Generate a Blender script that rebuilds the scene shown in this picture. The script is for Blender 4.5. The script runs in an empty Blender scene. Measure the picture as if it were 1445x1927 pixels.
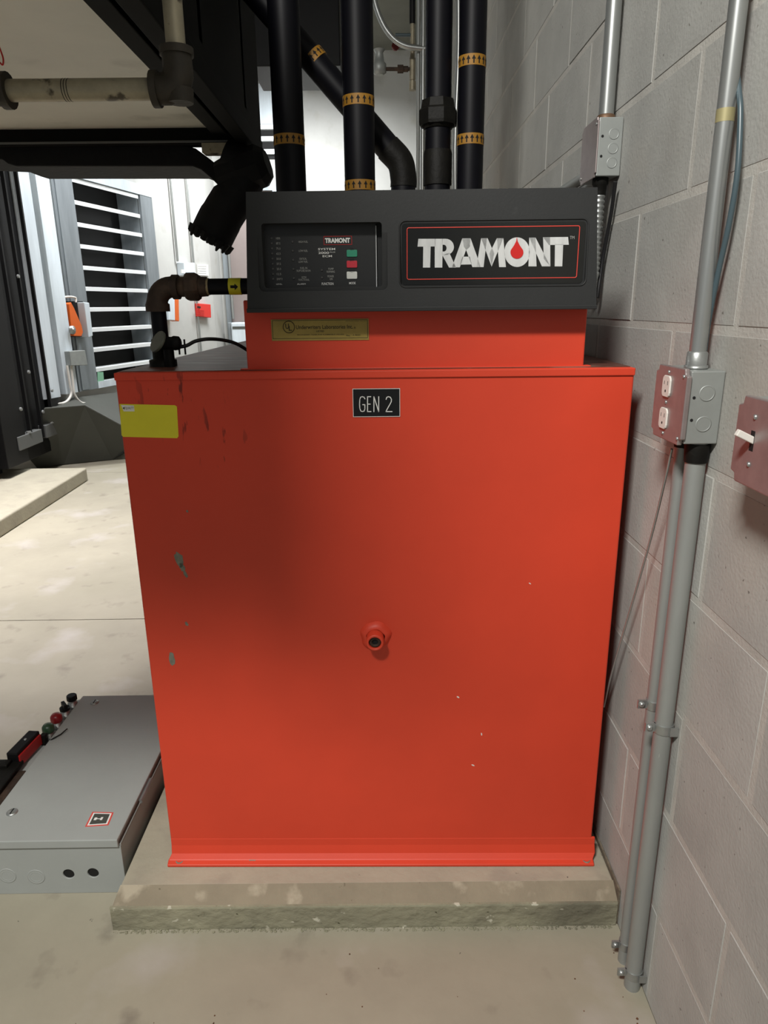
import bpy, bmesh, math, random
from mathutils import Vector, Matrix
random.seed(4)
PI = math.pi
C = bpy.context.scene.collection
S = bpy.context.scene

# ------------------------------------------------------------------ camera
F, CX, CY, EYE = 1297.0, 722.5, 963.5, 1.256
_dn = Vector((770 - CX, -(5300 - CY), -F)).normalized()
_dp = Vector((712 - CX, -(575 - CY), -F)).normalized()
_Z = -_dn
_Y = (_dp - _Z * _dp.dot(_Z)).normalized()
_X = _Y.cross(_Z)
R3 = Matrix((_X, _Y, _Z))                       # world = R3 @ camera
cam = bpy.data.objects.new('camera', bpy.data.cameras.new('camera'))
C.objects.link(cam)
cam.matrix_world = Matrix.Translation((0, 0, EYE)) @ R3.to_4x4()
cam.data.sensor_fit = 'HORIZONTAL'
cam.data.sensor_width = 36.0
cam.data.lens = F / 1445 * 36.0
cam.data.clip_start = 0.02
S.camera = cam

# ------------------------------------------------------------------ light and exposure
S.view_settings.view_transform = 'Standard'
S.view_settings.look = 'None'
S.view_settings.gamma = 1
S.view_settings.use_curve_mapping = False
S.view_settings.exposure = 0.0
w = bpy.data.worlds.new('world'); S.world = w; w.use_nodes = True
w.node_tree.nodes['Background'].inputs[0].default_value = (0.9, 0.95, 1.0, 1)
w.node_tree.nodes['Background'].inputs[1].default_value = 0.17


def lamp(name, loc, sx, sy, power, col=(1, .97, .93), aim=None, spread=180):
    l = bpy.data.lights.new(name, 'AREA'); l.shape = 'RECTANGLE'; l.size = sx; l.size_y = sy
    l.energy = power; l.color = col; l.spread = math.radians(spread)
    o = bpy.data.objects.new(name, l); C.objects.link(o); o.location = loc
    if aim:
        o.rotation_euler = (Vector(aim) - Vector(loc)).to_track_quat('-Z', 'Y').to_euler()
    return o


lamp('ceiling_lamp_front', (-.92, -0.95, 3.3), .6, .26, 136, (1, .975, .93), (0.1, 1.2, .6))
lamp('ceiling_lamp_middle', (-2.0, 3.7, 3.7), .3, 1.0, 92, (1, .95, .965), (-2.1, 3.4, 0), 96)
lamp('ceiling_lamp_back', (-.95, 7.9, 3.3), 1.4, .3, 105, (.96, .98, 1.0), (-1.2, 8.8, 1.3), 170)
lamp('left_wall_fill', (-1.9, 5.9, 3.6), .3, 1.0, 42, (.97, .98, 1.0), (-2.75, 6.0, 1.5), 110)  # added fill light, brightens the sheet panels beside the louver

# ------------------------------------------------------------------ helpers
WX = 0.489                                       # right wall plane


def ray(px, py):
    return R3 @ Vector((px - CX, -(py - CY), -F))


EY = Vector((0, 0, EYE))


def P(px, py, y):
    d = ray(px, py); return EY + d * (y / d.y)


def PX(px, py, x):
    d = ray(px, py); return EY + d * (x / d.x)


TA = -0.0165                                     # the tank is turned a degree against the wall
TM = Matrix.Translation((0, 1.2215, 0)) @ Matrix.Rotation(TA, 4, 'Z')
TMI = TM.inverted()


def L(px, py, yl):                               # tank frame, plane at local depth yl
    c = TMI @ EY; d = (TMI.to_3x3() @ ray(px, py)); return c + d * ((yl - c.y) / d.y)


_u = ray(1026, 558); U = Vector((_u.x, _u.y, 0)).normalized(); UN = Vector((U.y, -U.x, 0))
_k0 = P(145, 500, 6.4)


def K(px, py, off=0.0):                          # plane of the louvre wall, off = towards the room
    d = ray(px, py); n = UN
    return EY + d * (((_k0 + n * off - EY).dot(n)) / d.dot(n))


def link(o, parent=None):
    C.objects.link(o)
    if parent is not None:
        o.parent = parent
    return o


def tag(o, label=None, cat=None, group=None, kind=None):
    if label: o['label'] = label
    if cat: o['category'] = cat
    if group: o['group'] = group
    if kind: o['kind'] = kind
    return o


def thing(name, label, cat, loc=(0, 0, 0), rz=0, group=None):
    o = bpy.data.objects.new(name, None); C.objects.link(o)
    o.empty_display_size = .05
    o.location = loc; o.rotation_euler = (0, 0, rz)
    return tag(o, label, cat, group)


class MB:
    def __init__(s): s.v = []; s.f = []; s.sm = []

    def add(s, vs, fs, smooth=False):
        n = len(s.v); s.v += [tuple(v) for v in vs]; s.f += [tuple(i + n for i in f) for f in fs]
        s.sm += [smooth] * len(fs); return s

    def box(s, a, b, M=None):
        x0, x1 = sorted((a[0], b[0])); y0, y1 = sorted((a[1], b[1])); z0, z1 = sorted((a[2], b[2]))
        vs = [Vector(p) for p in ((x0, y0, z0), (x1, y0, z0), (x1, y1, z0), (x0, y1, z0), (x0, y0, z1), (x1, y0, z1), (x1, y1, z1), (x0, y1, z1))]
        if M is not None: vs = [M @ v for v in vs]
        return s.add(vs, [(3, 2, 1, 0), (4, 5, 6, 7), (0, 1, 5, 4), (1, 2, 6, 5), (2, 3, 7, 6), (3, 0, 4, 7)])

    def prism(s, poly, ex):                      # poly: 3D points of a flat outline, ex: extrusion vector
        poly = [Vector(p) for p in poly]; ex = Vector(ex)
        n = len(poly); nrm = Vector((0, 0, 0))
        for i in range(n):
            a, b = poly[i], poly[(i + 1) % n]; nrm += a.cross(b)
        if nrm.dot(ex) > 0: poly = poly[::-1]
        vs = poly + [p + ex for p in poly]
        fs = [tuple(range(n)), tuple(range(2 * n - 1, n - 1, -1))] + [(i, i + n, (i + 1) % n + n, (i + 1) % n)[::1] for i in range(n)]
        return s.add(vs, fs)

    def rev(s, p, ax, prof, n=20, phase=0, smooth=True, caps=True):   # prof: (t along axis, radius)
        p = Vector(p); ax = Vector(ax).normalized()
        a = ax.orthogonal().normalized(); b = ax.cross(a)
        vs = []
        for t, r in prof:
            for i in range(n):
                th = phase + 2 * PI * i / n
                vs.append(p + ax * t + (a * math.cos(th) + b * math.sin(th)) * r)
        fs = []
        for k in range(len(prof) - 1):
            for i in range(n):
                j = (i + 1) % n
                fs.append((k * n + i, k * n + j, (k + 1) * n + j, (k + 1) * n + i))
        s.add(vs, fs, smooth)
        if caps:
            m = (len(prof) - 1) * n
            s.add([vs[i] for i in range(n)], [tuple(range(n - 1, -1, -1))])
            s.add([vs[m + i] for i in range(n)], [tuple(range(n))])
        return s

    def cyl(s, a, b, r, n=20, r2=None, smooth=True, phase=0):
        a = Vector(a); b = Vector(b)
        return s.rev(a, b - a, [(0, r), ((b - a).length, r if r2 is None else r2)], n, phase, smooth)

    def tube(s, pts, r, n=12, closed=False):
        pts = [Vector(p) for p in pts]; m = len(pts)
        rr = r if isinstance(r, (list, tuple)) else [r] * m
        t0 = (pts[1] - pts[0]).normalized(); a = t0.orthogonal().normalized()
        vs = []
        for i, p in enumerate(pts):
            t = (pts[min(i + 1, m - 1)] - pts[max(i - 1, 0)]).normalized()
            a = (a - t * a.dot(t)).normalized(); b = t.cross(a)
            for k in range(n):
                th = 2 * PI * k / n
                vs.append(p + (a * math.cos(th) + b * math.sin(th)) * rr[i])
        fs = []
        for i in range(m - 1):
            for k in range(n):
                j = (k + 1) % n
                fs.append((i * n + k, i * n + j, (i + 1) * n + j, (i + 1) * n + k))
        s.add(vs, fs, True)
        s.add(vs[:n], [tuple(range(n - 1, -1, -1))]); s.add(vs[-n:], [tuple(range(n))])
        return s

    def mesh(s, name):
        me = bpy.data.meshes.new(name); me.from_pydata(s.v, [], s.f)
        me.polygons.foreach_set('use_smooth', s.sm); me.update(); return me

    def build(s, name, mat, parent=None, bevel=0, seg=2):
        me = s.mesh(name)
        if mat: me.materials.append(mat)
        o = link(bpy.data.objects.new(name, me), parent)
        if bevel:
            md = o.modifiers.new('bevel', 'BEVEL'); md.width = bevel; md.segments = seg; md.limit_method = 'ANGLE'
            md.angle_limit = math.radians(35); md.harden_normals = False
        return o


def smooth_path(pts, n=8):
    pts = [Vector(p) for p in pts]; out = []
    q = [pts[0] * 2 - pts[1]] + pts + [pts[-1] * 2 - pts[-2]]
    for i in range(1, len(q) - 2):
        for k in range(n):
            t = k / n
            out.append(.5 * ((2 * q[i]) + (-q[i - 1] + q[i + 1]) * t + (2 * q[i - 1] - 5 * q[i] + 4 * q[i + 1] - q[i + 2]) * t * t + (-q[i - 1] + 3 * q[i] - 3 * q[i + 1] + q[i + 2]) * t ** 3))
    return out + [pts[-1]]


def rrect(x0, z0, x1, z1, r, y, n=5):            # rounded outline in the xz plane
    out = []
    for cx, cz, a0 in ((x1 - r, z1 - r, 0), (x0 + r, z1 - r, 90), (x0 + r, z0 + r, 180), (x1 - r, z0 + r, 270)):
        for k in range(n + 1):
            a = math.radians(a0 + 90 * k / n); out.append(Vector((cx + r * math.cos(a), y, cz + r * math.sin(a))))
    return out


# ------------------------------------------------------------------ materials
def lin(c): return tuple((x / 12.92 if x <= .04045 else ((x + .055) / 1.055) ** 2.4) for x in c)


def hexc(h): return lin((int(h[0:2], 16) / 255, int(h[2:4], 16) / 255, int(h[4:6], 16) / 255))


def mat(name, col, rough=.6, metal=0, var=0.0, scale=8, bump=0.0, bscale=60, col2=None, spec=.5, stretch=None, patch=None, objvar=0, coat=0):
    m = bpy.data.materials.new(name); m.use_nodes = True
    nt = m.node_tree; nd = nt.nodes; lk = nt.links
    b = nd['Principled BSDF']
    c = hexc(col) if isinstance(col, str) else col
    b.inputs['Roughness'].default_value = rough; b.inputs['Metallic'].default_value = metal
    b.inputs['Specular IOR Level'].default_value = spec
    b.inputs['Coat Weight'].default_value = coat
    b.inputs['Base Color'].default_value = (*c, 1)
    tc = nd.new('ShaderNodeTexCoord'); src = tc.outputs['Object']
    geo = nd.new('ShaderNodeNewGeometry') if objvar else None
    if objvar: src = geo.outputs['Position']
    if stretch:
        mp = nd.new('ShaderNodeMapping'); mp.inputs['Scale'].default_value = stretch
        lk.new(src, mp.inputs['Vector']); src = mp.outputs[0]
    last = None
    if var or col2:
        n = nd.new('ShaderNodeTexNoise'); n.inputs['Scale'].default_value = scale; n.inputs['Detail'].default_value = 8
        n.inputs['Roughness'].default_value = .62
        lk.new(src, n.inputs['Vector'])
        cr = nd.new('ShaderNodeValToRGB'); cr.color_ramp.elements[0].position = .34; cr.color_ramp.elements[1].position = .66
        c2 = hexc(col2) if col2 else tuple(min(1, x * (1 + var)) for x in c)
        c1 = c if col2 else tuple(x * (1 - var) for x in c)
        cr.color_ramp.elements[0].color = (*c1, 1); cr.color_ramp.elements[1].color = (*c2, 1)
        lk.new(n.outputs['Fac'], cr.inputs[0]); last = cr.outputs[0]
    if patch:                                    # (colour, scale, threshold, width): dark or rusty flecks with a shape of their own
        for (pc, ps, th, wd) in patch:
            n2 = nd.new('ShaderNodeTexNoise'); n2.inputs['Scale'].default_value = ps; n2.inputs['Detail'].default_value = 5
            lk.new(src, n2.inputs['Vector'])
            r2 = nd.new('ShaderNodeMapRange'); r2.inputs[1].default_value = th; r2.inputs[2].default_value = th + wd
            lk.new(n2.outputs['Fac'], r2.inputs[0])
            mx = nd.new('ShaderNodeMix'); mx.data_type = 'RGBA'
            lk.new(r2.outputs[0], mx.inputs[0])
            if last: lk.new(last, mx.inputs[6])
            else: mx.inputs[6].default_value = (*c, 1)
            mx.inputs[7].default_value = (*hexc(pc), 1); last = mx.outputs[2]
    if objvar:
        oi = nd.new('ShaderNodeObjectInfo'); mr = nd.new('ShaderNodeMapRange')
        mr.inputs[3].default_value = 1 - objvar; mr.inputs[4].default_value = 1 + objvar
        lk.new(oi.outputs['Random'], mr.inputs[0])
        hv = nd.new('ShaderNodeHueSaturation'); lk.new(mr.outputs[0], hv.inputs['Value'])
        if last: lk.new(last, hv.inputs['Color'])
        else: hv.inputs['Color'].default_value = (*c, 1)
        last = hv.outputs[0]
    if last: lk.new(last, b.inputs['Base Color'])
    if bump:
        n3 = nd.new('ShaderNodeTexNoise'); n3.inputs['Scale'].default_value = bscale; n3.inputs['Detail'].default_value = 6
        lk.new(src, n3.inputs['Vector'])
        bp = nd.new('ShaderNodeBump'); bp.inputs['Strength'].default_value = bump; bp.inputs['Distance'].default_value = .004
        lk.new(n3.outputs['Fac'], bp.inputs['Height']); lk.new(bp.outputs[0], b.inputs['Normal'])
    return m


M = dict(
    block=mat('block', 'a5a5a0', .92, var=.10, scale=5, bump=.22, bscale=170, objvar=.05, patch=[('8d8a84', 2.2, .56, .25), ('aba59a', 1.4, .6, .2), ('6f6c66', 90, .68, .05)]),
    mortar=mat('mortar', 'b0aea7', .95, var=.1, scale=14, bump=.25, bscale=200),
    floor=mat('floor_concrete', '969180', .62, var=.10, scale=2.1, bump=.18, bscale=40, patch=[('8b8775', 1.2, .52, .25), ('7f796b', 9, .60, .14), ('4f4b44', 45, .735, .02), ('a8a39c', 3.4, .58, .2)]),
    pad=mat('pad_concrete', 'a09b89', .8, var=.08, scale=6, bump=.35, bscale=60, patch=[('8f8a7c', 7, .58, .2), ('55524a', 70, .73, .03)]),
    padlip=mat('pad_lip_concrete', '857c69', .85, var=.1, scale=9, bump=.5, bscale=60, patch=[('a39a86', 14, .58, .1), ('655e4c', 50, .70, .04)]),
    padface=mat('pad_face_concrete', '87846f', .88, var=.2, scale=6, bump=1.0, bscale=45, patch=[('6a6757', 4, .5, .2), ('b9b6a4', 38, .67, .04), ('45432f', 55, .7, .04)], stretch=(1, 1, 1.6)),
    wall=mat('wall_concrete', 'b6b6b2', .85, var=.07, scale=1.6, bump=.2, bscale=20, patch=[('a09d92', 3, .58, .2)]),
    ceil=mat('ceiling_dark', '6b6a60', .9, var=.1, scale=3),
    mattblack=mat('matt_black_steel', '0b0b09', .75, var=.3, scale=5, spec=.12),  # deeper, duller black than the black paint, with noise variation
    black=mat('black_paint', '0e0e0f', .5, var=.15, scale=10, spec=.25),
    blackpipe=mat('black_pipe_paint', '08080e', .5, var=.2, scale=12, spec=.18),
    iron=mat('black_iron', '100f0c', .6, spec=.2, var=.3, scale=30, bump=.3, bscale=80),
    malleable=mat('rusty_iron_fitting', '3a2c22', .7, .2, var=.35, scale=30, bump=.5, bscale=90, patch=[('5a4636', 20, .58, .15)]),
    thread=mat('galvanized_thread', 'a08e6c', .5, .3, var=.3, scale=60, bump=.8, bscale=200),
    rubber=mat('black_rubber', '0b0b0c', .7, var=.2, scale=20, bump=.5, bscale=40, spec=.25),
    plastic=mat('textured_black_plastic', '272828', .55, var=.06, scale=9, bump=.05, bscale=260, spec=.3, patch=[('3a3b3b', 16, .68, .12)]),
    panel=mat('control_panel_film', '202121', .42, var=.05, scale=6),
    label=mat('logo_film', '161716', .22, var=.1, scale=9),
    silver=mat('silver_letter_film', 'cfd1d0', .35, .15, var=.12, scale=22, stretch=(3, 1, .6)),
    white=mat('white_print', 'e3e3df', .5),
    dimwhite=mat('faded_white_print', '9b9b96', .6, var=.2, scale=300),
    led=mat('unlit_led', '4d4d4c', .3),
    redprint=mat('red_print', 'c4201c', .4),
    redline=mat('red_line', 'd2453a', .4),
    green=mat('green_key', '2f8a6c', .45), redkey=mat('red_key', 'c02e3c', .45), whitekey=mat('white_key', 'd9dad4', .45),
    dark=mat('dark_void', '050505', .8),
    darkprint=mat('dark_print', '35290f', .6),
    gold=mat('gold_foil', '9d8844', .45, .25, var=.12, scale=24),
    yellow=mat('yellow_sticker', 'ded52a', .55, var=.03, scale=20, patch=[('8a8420', 30, .72, .05)]),
    blackplate=mat('black_engraved_plastic', '101011', .3),
    ochrepaint=mat('faded_yellow_paint', 'a09870', .5, .3), galv=mat('galvanized_steel', 'a4a7a5', .38, .75, var=.1, scale=30, bump=.1, bscale=60),
    emt=mat('conduit_steel', 'a2a5a3', .34, .7, var=.08, scale=14, stretch=(1, 1, .2)),
    emtdull=mat('dull_conduit_steel', '989b98', .5, .45, var=.08, scale=14, stretch=(1, 1, .2), patch=[('c9c8c2', 90, .72, .03)]),
    redreflect=mat('cover_plate_steel', '9a8f8d', .42, .55, var=.1, scale=30),  # reddish tint paints in the red reflected by the steel
    steelbox=mat('steel_box', '9a9e9b', .5, .45, var=.06, scale=20),
    grey=mat('grey_enamel', '9a9e9b', .5, var=.04, scale=5, bump=.05, bscale=200),
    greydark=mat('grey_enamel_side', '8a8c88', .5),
    sheet=mat('sheet_metal', 'd0dae0', .42, .05, var=.12, scale=3, stretch=(3, 3, .4)),
    sheetgrey=mat('grey_sheet_metal', '868d91', .5, .4, var=.15, scale=3, stretch=(3, 3, .5)),
    blade=mat('louver_blade', 'eef2f3', .45, .1),
    brown=mat('brown_door', '857a76', .7, var=.05, scale=4),
    orange=mat('orange_enamel', 'd4601a', .45), redbox=mat('red_alarm', 'd33128', .45),
    greentape=mat('green_tape', '7fb494', .7),
    tape=mat('ochre_tape', '94691a', .6, var=.1, scale=60),
    ivory=mat('ivory_plastic', 'd8d4cc', .4),
    plinth=mat('dark_plinth', '42443e', .7, var=.1, scale=3),
    underside=mat('galvanized_underside', 'c2c0b4', .42, .15, var=.07, scale=3, patch=[('8f8c80', 5, .6, .2)]),
    brass=mat('dirty_brass', '6d5440', .5, .5, var=.3, scale=30),
    galvpipe=mat('old_galvanized_pipe', '99917c', .5, .4, var=.2, scale=18, patch=[('4d463a', 26, .6, .06)]),
    debris=mat('debris', '6a6152', .9, var=.4, scale=40),
    rust=mat('rust_dirt', '5a3a26', .95, var=.4, scale=60),
    lensdark=mat('dark_red_paint', '6a1a16', .5),
    bracket=mat('dusty_bracket_steel', '5c5e5c', .6, .2),
    capgrey=mat('dull_cap_metal', '5f6257', .5, .2, var=.15, scale=40),
    teeiron=mat('dark_iron_fitting', '2a241a', .65, var=.3, scale=30, bump=.3, bscale=80),
    chip=mat('primer_chip', '77776a', .7, var=.2, scale=90),
    cable=mat('black_cable', '141416', .5),
    bluecable=mat('blue_grey_cable', '44545a', .35),
)


def red_material():
    m = mat('red_enamel', 'cd4129', .47, var=.05, scale=3.2, bump=.10, bscale=7, spec=.4)
    nt = m.node_tree; nd = nt.nodes; lk = nt.links; b = nd['Principled BSDF']
    last = b.inputs['Base Color'].links[0].from_socket
    tc = nd.new('ShaderNodeTexCoord')

    def spot(center, rad, sc, th, colr, rot=0.9, thin=(9, 1, 2.2)):
        nonlocal last
        sub = nd.new('ShaderNodeVectorMath'); sub.operation = 'DISTANCE'; sub.inputs[1].default_value = center
        lk.new(tc.outputs['Object'], sub.inputs[0])
        mr = nd.new('ShaderNodeMapRange'); mr.inputs[1].default_value = rad; mr.inputs[2].default_value = rad * .3
        lk.new(sub.outputs['Value'], mr.inputs[0])
        mp = nd.new('ShaderNodeMapping'); mp.inputs['Rotation'].default_value = (0, rot, 0); mp.inputs['Scale'].default_value = thin
        lk.new(tc.outputs['Object'], mp.inputs['Vector'])
        n = nd.new('ShaderNodeTexNoise'); n.inputs['Scale'].default_value = sc; n.inputs['Detail'].default_value = 6
        lk.new(mp.outputs[0], n.inputs['Vector'])
        r2 = nd.new('ShaderNodeMapRange'); r2.inputs[1].default_value = th; r2.inputs[2].default_value = th + .05
        lk.new(n.outputs['Fac'], r2.inputs[0])
        mu = nd.new('ShaderNodeMath'); mu.operation = 'MULTIPLY'; lk.new(mr.outputs[0], mu.inputs[0]); lk.new(r2.outputs[0], mu.inputs[1])
        m2 = nd.new('ShaderNodeMath'); m2.operation = 'MULTIPLY'; m2.inputs[1].default_value = .75; lk.new(mu.outputs[0], m2.inputs[0])
        mx = nd.new('ShaderNodeMix'); mx.data_type = 'RGBA'; lk.new(m2.outputs[0], mx.inputs[0]); lk.new(last, mx.inputs[6])
        mx.inputs[7].default_value = (*hexc(colr), 1); last = mx.outputs[2]
    spot(L(335, 760, .025), .10, 9, .60, '4a1510')
    spot(L(415, 835, .025), .07, 9, .64, '5a1a10')
    spot(L(880, 1420, .025), .16, 40, .80, 'e8b9a5', thin=(1, 1, 1))
    lk.new(last, b.inputs['Base Color'])
    return m


M['red'] = red_material()


# top of the tank: brown-red with paler stretched streaks
def top_material():
    m = mat('streaky_tank_top', '5e3a30', .45, var=.3, scale=6, stretch=(1, 4, 1), patch=[('857468', 7, .55, .12)], coat=0, spec=.2)
    return m


M['tanktop'] = top_material()

# ------------------------------------------------------------------ text helper
def text_mesh(mb, s, x0, z0, x1, z1, y, thick=.0004, bold=0.0):
    cu = bpy.data.curves.new('t', 'FONT'); cu.body = s; cu.resolution_u = 3; cu.offset = bold
    o = bpy.data.objects.new('t', cu); C.objects.link(o)
    dg = bpy.context.evaluated_depsgraph_get(); me = bpy.data.meshes.new_from_object(o.evaluated_get(dg))
    xs = [v.co.x for v in me.vertices]; zs = [v.co.y for v in me.vertices]
    ax, bx, az, bz = min(xs), max(xs), min(zs), max(zs)
    vs = [Vector((x0 + (v.co.x - ax) / (bx - ax) * (x1 - x0), y, z0 + (v.co.y - az) / (bz - az) * (z1 - z0))) for v in me.vertices]
    mb.add(vs, [tuple(p.vertices) for p in me.polygons])
    bpy.data.objects.remove(o); bpy.data.curves.remove(cu); bpy.data.meshes.remove(me)


def ptext(mb, s, px0, py0, px1, py1, yl, bold=0.0):   # text filling a pixel box of the tank plane yl
    a = L(px0, py1, yl); b = L(px1, py0, yl)
    text_mesh(mb, s, a.x, a.z, b.x, b.z, yl, bold=bold)


def strokes(mb, polys, y, wd, thick=.0006):      # polylines in x,z drawn as flat bars
    for pl in polys:
        for (a, b) in zip(pl, pl[1:]):
            a = Vector((a[0], y, a[1])); b = Vector((b[0], y, b[1])); d = (b - a).normalized(); n = Vector((-d.z, 0, d.x)) * wd / 2
            mb.prism([a - d * wd * .4 + n, b + d * wd * .4 + n, b + d * wd * .4 - n, a - d * wd * .4 - n], (0, -thick, 0))


def frame_xz(mb, x0, z0, x1, z1, y, wd, thick=.0005):
    for (a, b, c, d) in ((x0, z0, x1, z0 + wd), (x0, z1 - wd, x1, z1), (x0, z0 + wd, x0 + wd, z1 - wd), (x1 - wd, z0 + wd, x1, z1 - wd)):
        mb.box((a, y, b), (c, y - thick, d))


# ================================================================== THE SETTING
# floor: three slabs with saw-cut joints
fl = tag(bpy.data.objects.new('floor', None), kind='structure'); C.objects.link(fl)
base = MB().box((-5.5, -1.6, -.12), (WX + .25, 9.9, -.012)).build('floor', M['floor']); tag(base, kind='structure')
bpy.data.objects.remove(fl); fl = base
YJ = 2.668
for (a, b) in (((-5.5, -1.6, -.012), (WX, YJ - .0025, 0)), ((-5.5, YJ + .0025, -.012), (WX, 5.4, 0)), ((-5.5, 5.405, -.012), (WX, 9.9, 0))):
    MB().box(a, b).build('slab', M['floor'], fl)

# right wall: block courses, each visible block a piece
wr = MB().box((WX + .0011, -1.6, 0), (WX + .2, 9.9, 4.16)).build('wall_right', M['mortar']); tag(wr, kind='structure')
CH = .2032; BL = .4064; JT = .0095
blk = MB(); hx, hy, hz = .02, (BL - JT) / 2, (CH - JT) / 2; bv = .0028
vs = [(-.0, -hy + bv, -hz + bv), (0, hy - bv, -hz + bv), (0, hy - bv, hz - bv), (0, -hy + bv, hz - bv),
      (bv, -hy, -hz), (bv, hy, -hz), (bv, hy, hz), (bv, -hy, hz), (hx, -hy, -hz), (hx, hy, -hz), (hx, hy, hz), (hx, -hy, hz)]
blk.add(vs, [(0, 3, 2, 1)] + [(i, (i + 1) % 4, (i + 1) % 4 + 4, i + 4) for i in range(4)] + [(i + 4, (i + 1) % 4 + 4, (i + 1) % 4 + 8, i + 8) for i in range(4)])
bme = blk.mesh('brick'); bme.materials.append(M['block'])
far = MB()
for k in range(0, 21):
    y = (.771 if k % 2 else .974) - BL * 5.5
    zc = -.0016 + CH * (k + .5)
    while y < 9.6:
        r = random.uniform(-.0006, .0006)
        if .35 < y < 3.5 and k < 12:
            o = link(bpy.data.objects.new('brick', bme), wr); o.location = (WX + r, y + BL / 2 * 0, max(zc, .0))
            o.rotation_euler = (0, random.uniform(-.002, .002), 0)
        else:
            far.add([Vector(v) + Vector((WX + r, y, zc)) for v in blk.v], blk.f)
        y += BL
fo = far.build('brick_courses', M['block'], wr); tag(fo, kind='stuff')
# ceiling and back walls
ce = MB().box((-5.5, -1.6, 4.16), (WX + .2, 9.9, 4.26)).build('ceiling', M['ceil']); tag(ce, kind='structure')
YB = 9.4
wb = MB().box((-2.4, YB, 0), (WX, YB + .2, 4.16)).build('wall_back', M['wall']); tag(wb, kind='structure')
# wall with the louvre: skewed plane; opening left for the louvre
cor = K(404, 600); cor.z = 0
st = _k0 - U * 3.4; st.z = 0


def kbox(mb, a, b, z0, z1, o0, o1):              # box along the louvre wall between points a, b; offsets o0..o1 to the room
    a = Vector((a.x, a.y, 0)); b = Vector((b.x, b.y, 0))
    # drop any offset of the given points so both lie on the base plane
    a -= UN * (a - Vector((_k0.x, _k0.y, 0))).dot(UN); b -= UN * (b - Vector((_k0.x, _k0.y, 0))).dot(UN)
    mb.prism([a + UN * o0 + Vector((0, 0, z0)), b + UN * o0 + Vector((0, 0, z0)), b + UN * o1 + Vector((0, 0, z0)), a + UN * o1 + Vector((0, 0, z0))], (0, 0, z1 - z0))
    return mb


lvL = K(150, 500); lvR = K(272, 500)
zT = K(145, 322).z; zB = K(192, 722).z
wl = MB()
kbox(wl, st, lvL, 0, 4.16, -.25, 0); kbox(wl, lvR, cor, 0, 4.16, -.25, 0)
kbox(wl, lvL, lvR, 0, zB, -.25, 0); kbox(wl, lvL, lvR, zT, 4.16, -.25, 0)
wl = wl.build('wall_left', M['wall']); tag(wl, kind='structure')
# recess of the room corner beyond the louvre wall
tr = MB(); c2 = K(404, 600); p2 = P(421, 600, YB)
tr.prism([(cor.x, cor.y, 0), (p2.x, p2.y, 0), (p2.x - .3, p2.y, 0), (cor.x - .3, cor.y, 0)], (0, 0, 4.16))
tr = tr.build('trim_1', M['wall']); tag(tr, kind='structure')
# brown door and its frame in the back wall
d0 = P(423, 400, YB); d1 = P(478, 400, YB); ztop = P(440, 360, YB).z
dr = MB().box((d0.x, YB - .02, 0.01), (d1.x + .25, YB - .002, ztop)).build('door_1', M['brown']); tag(dr, kind='structure')
df = MB()
df.box((d0.x - .06, YB - .05, 0), (d0.x, YB - .002, ztop + .06)); df.box((d1.x + .25, YB - .05, 0), (d1.x + .31, YB - .002, ztop + .06)); df.box((d0.x, YB - .05, ztop), (d1.x + .25, YB - .002, ztop + .06))
df.build('door_frame', M['sheetgrey'], dr)
hd = MB().tube([(d1.x + .18, YB - .02, 1.0), (d1.x + .18, YB - .07, 1.0), (d1.x + .06, YB - .07, 1.0)], .01).build('handle', M['galv'], dr)

# ================================================================== FUEL TANK
RTA = TA
tank = thing('fuel_tank', 'large red steel fuel day tank on the concrete pad', 'tank', (0, 1.2215, 0), RTA)
TX0, TX1, TD, TZ = -.474, .453, 1.36, 1.147
PADZ = .08
MB().box((TX0, .025, PADZ + .002), (TX1, TD, TZ)).build('tank_body', M['red'], tank, .004, 3)
MB().box((TX0 + .006, .034, TZ - .001), (TX1 - .006, TD - .008, TZ + .0012)).build('tank_top', M['tanktop'], tank)
tag(tank.children[-1], 'brown-red top surface with paler streaks')
# folded foot flange with curved root
mb = MB()
prof = [(.0245, .135), (.0235, .118), (.019, .100), (.011, .0895), (.0, .0865), (.0, .0805), (.03, .0805), (.03, .135)]
mb.prism([(TX0 - .004 if i > 2 and i < 6 else TX0 + .001, a, b) for i, (a, b) in enumerate(prof)], (TX1 - TX0 + .006, 0, 0))
mb.build('foot_flange', M['red'], tank, .0015, 2)
for px in (338, 1103):
    p = L(px, 1621, .010)
    MB().rev((p.x, .011, .0868), (0, 0, 1), [(0, .0085), (.0022, .0085), (.0022, .006), (.0005, .0058)], 16).build('bolt_hole', M['chip'], tank)
# edge bead along the lid
MB().box((TX0, .0215, TZ - .014), (TX1, .0255, TZ - .0005)).build('top_rim', M['red'], tank, .0018, 3)
# bung
p = L(706, 1198, .02)
bn = MB(); n = 40
ring = []
for (r, yy) in ((.031, .0255), (.027, .019), (.021, .014), (.018, .014)):
    ring.append([(p.x + (r * (1 + .07 * math.sin(3 * a + 1) + .04 * math.sin(7 * a))) * math.cos(a), yy, p.z + (r * (1 + .06 * math.sin(2 * a))) * math.sin(a)) for a in [2 * PI * i / n for i in range(n)]])
bn.add([v for rr in ring for v in rr], [(k * n + i, k * n + (i + 1) % n, (k + 1) * n + (i + 1) % n, (k + 1) * n + i)[::-1] for k in range(3) for i in range(n)], True)
bn.rev((p.x, .024, p.z), (0, -1, 0), [(0, .0175), (.030, .0175), (.0325, .016), (.0325, .0125), (.028, .012), (.02, .012)], 32, caps=False)
bung = bn.build('bung', M['red'], tank)
pl = MB().rev((p.x, .0, p.z), (0, -1, 0), [(0, .012), (.003, .0118), (.0045, .0105), (.0045, .0062), (-.004, .006)], 24, caps=False)
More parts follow.
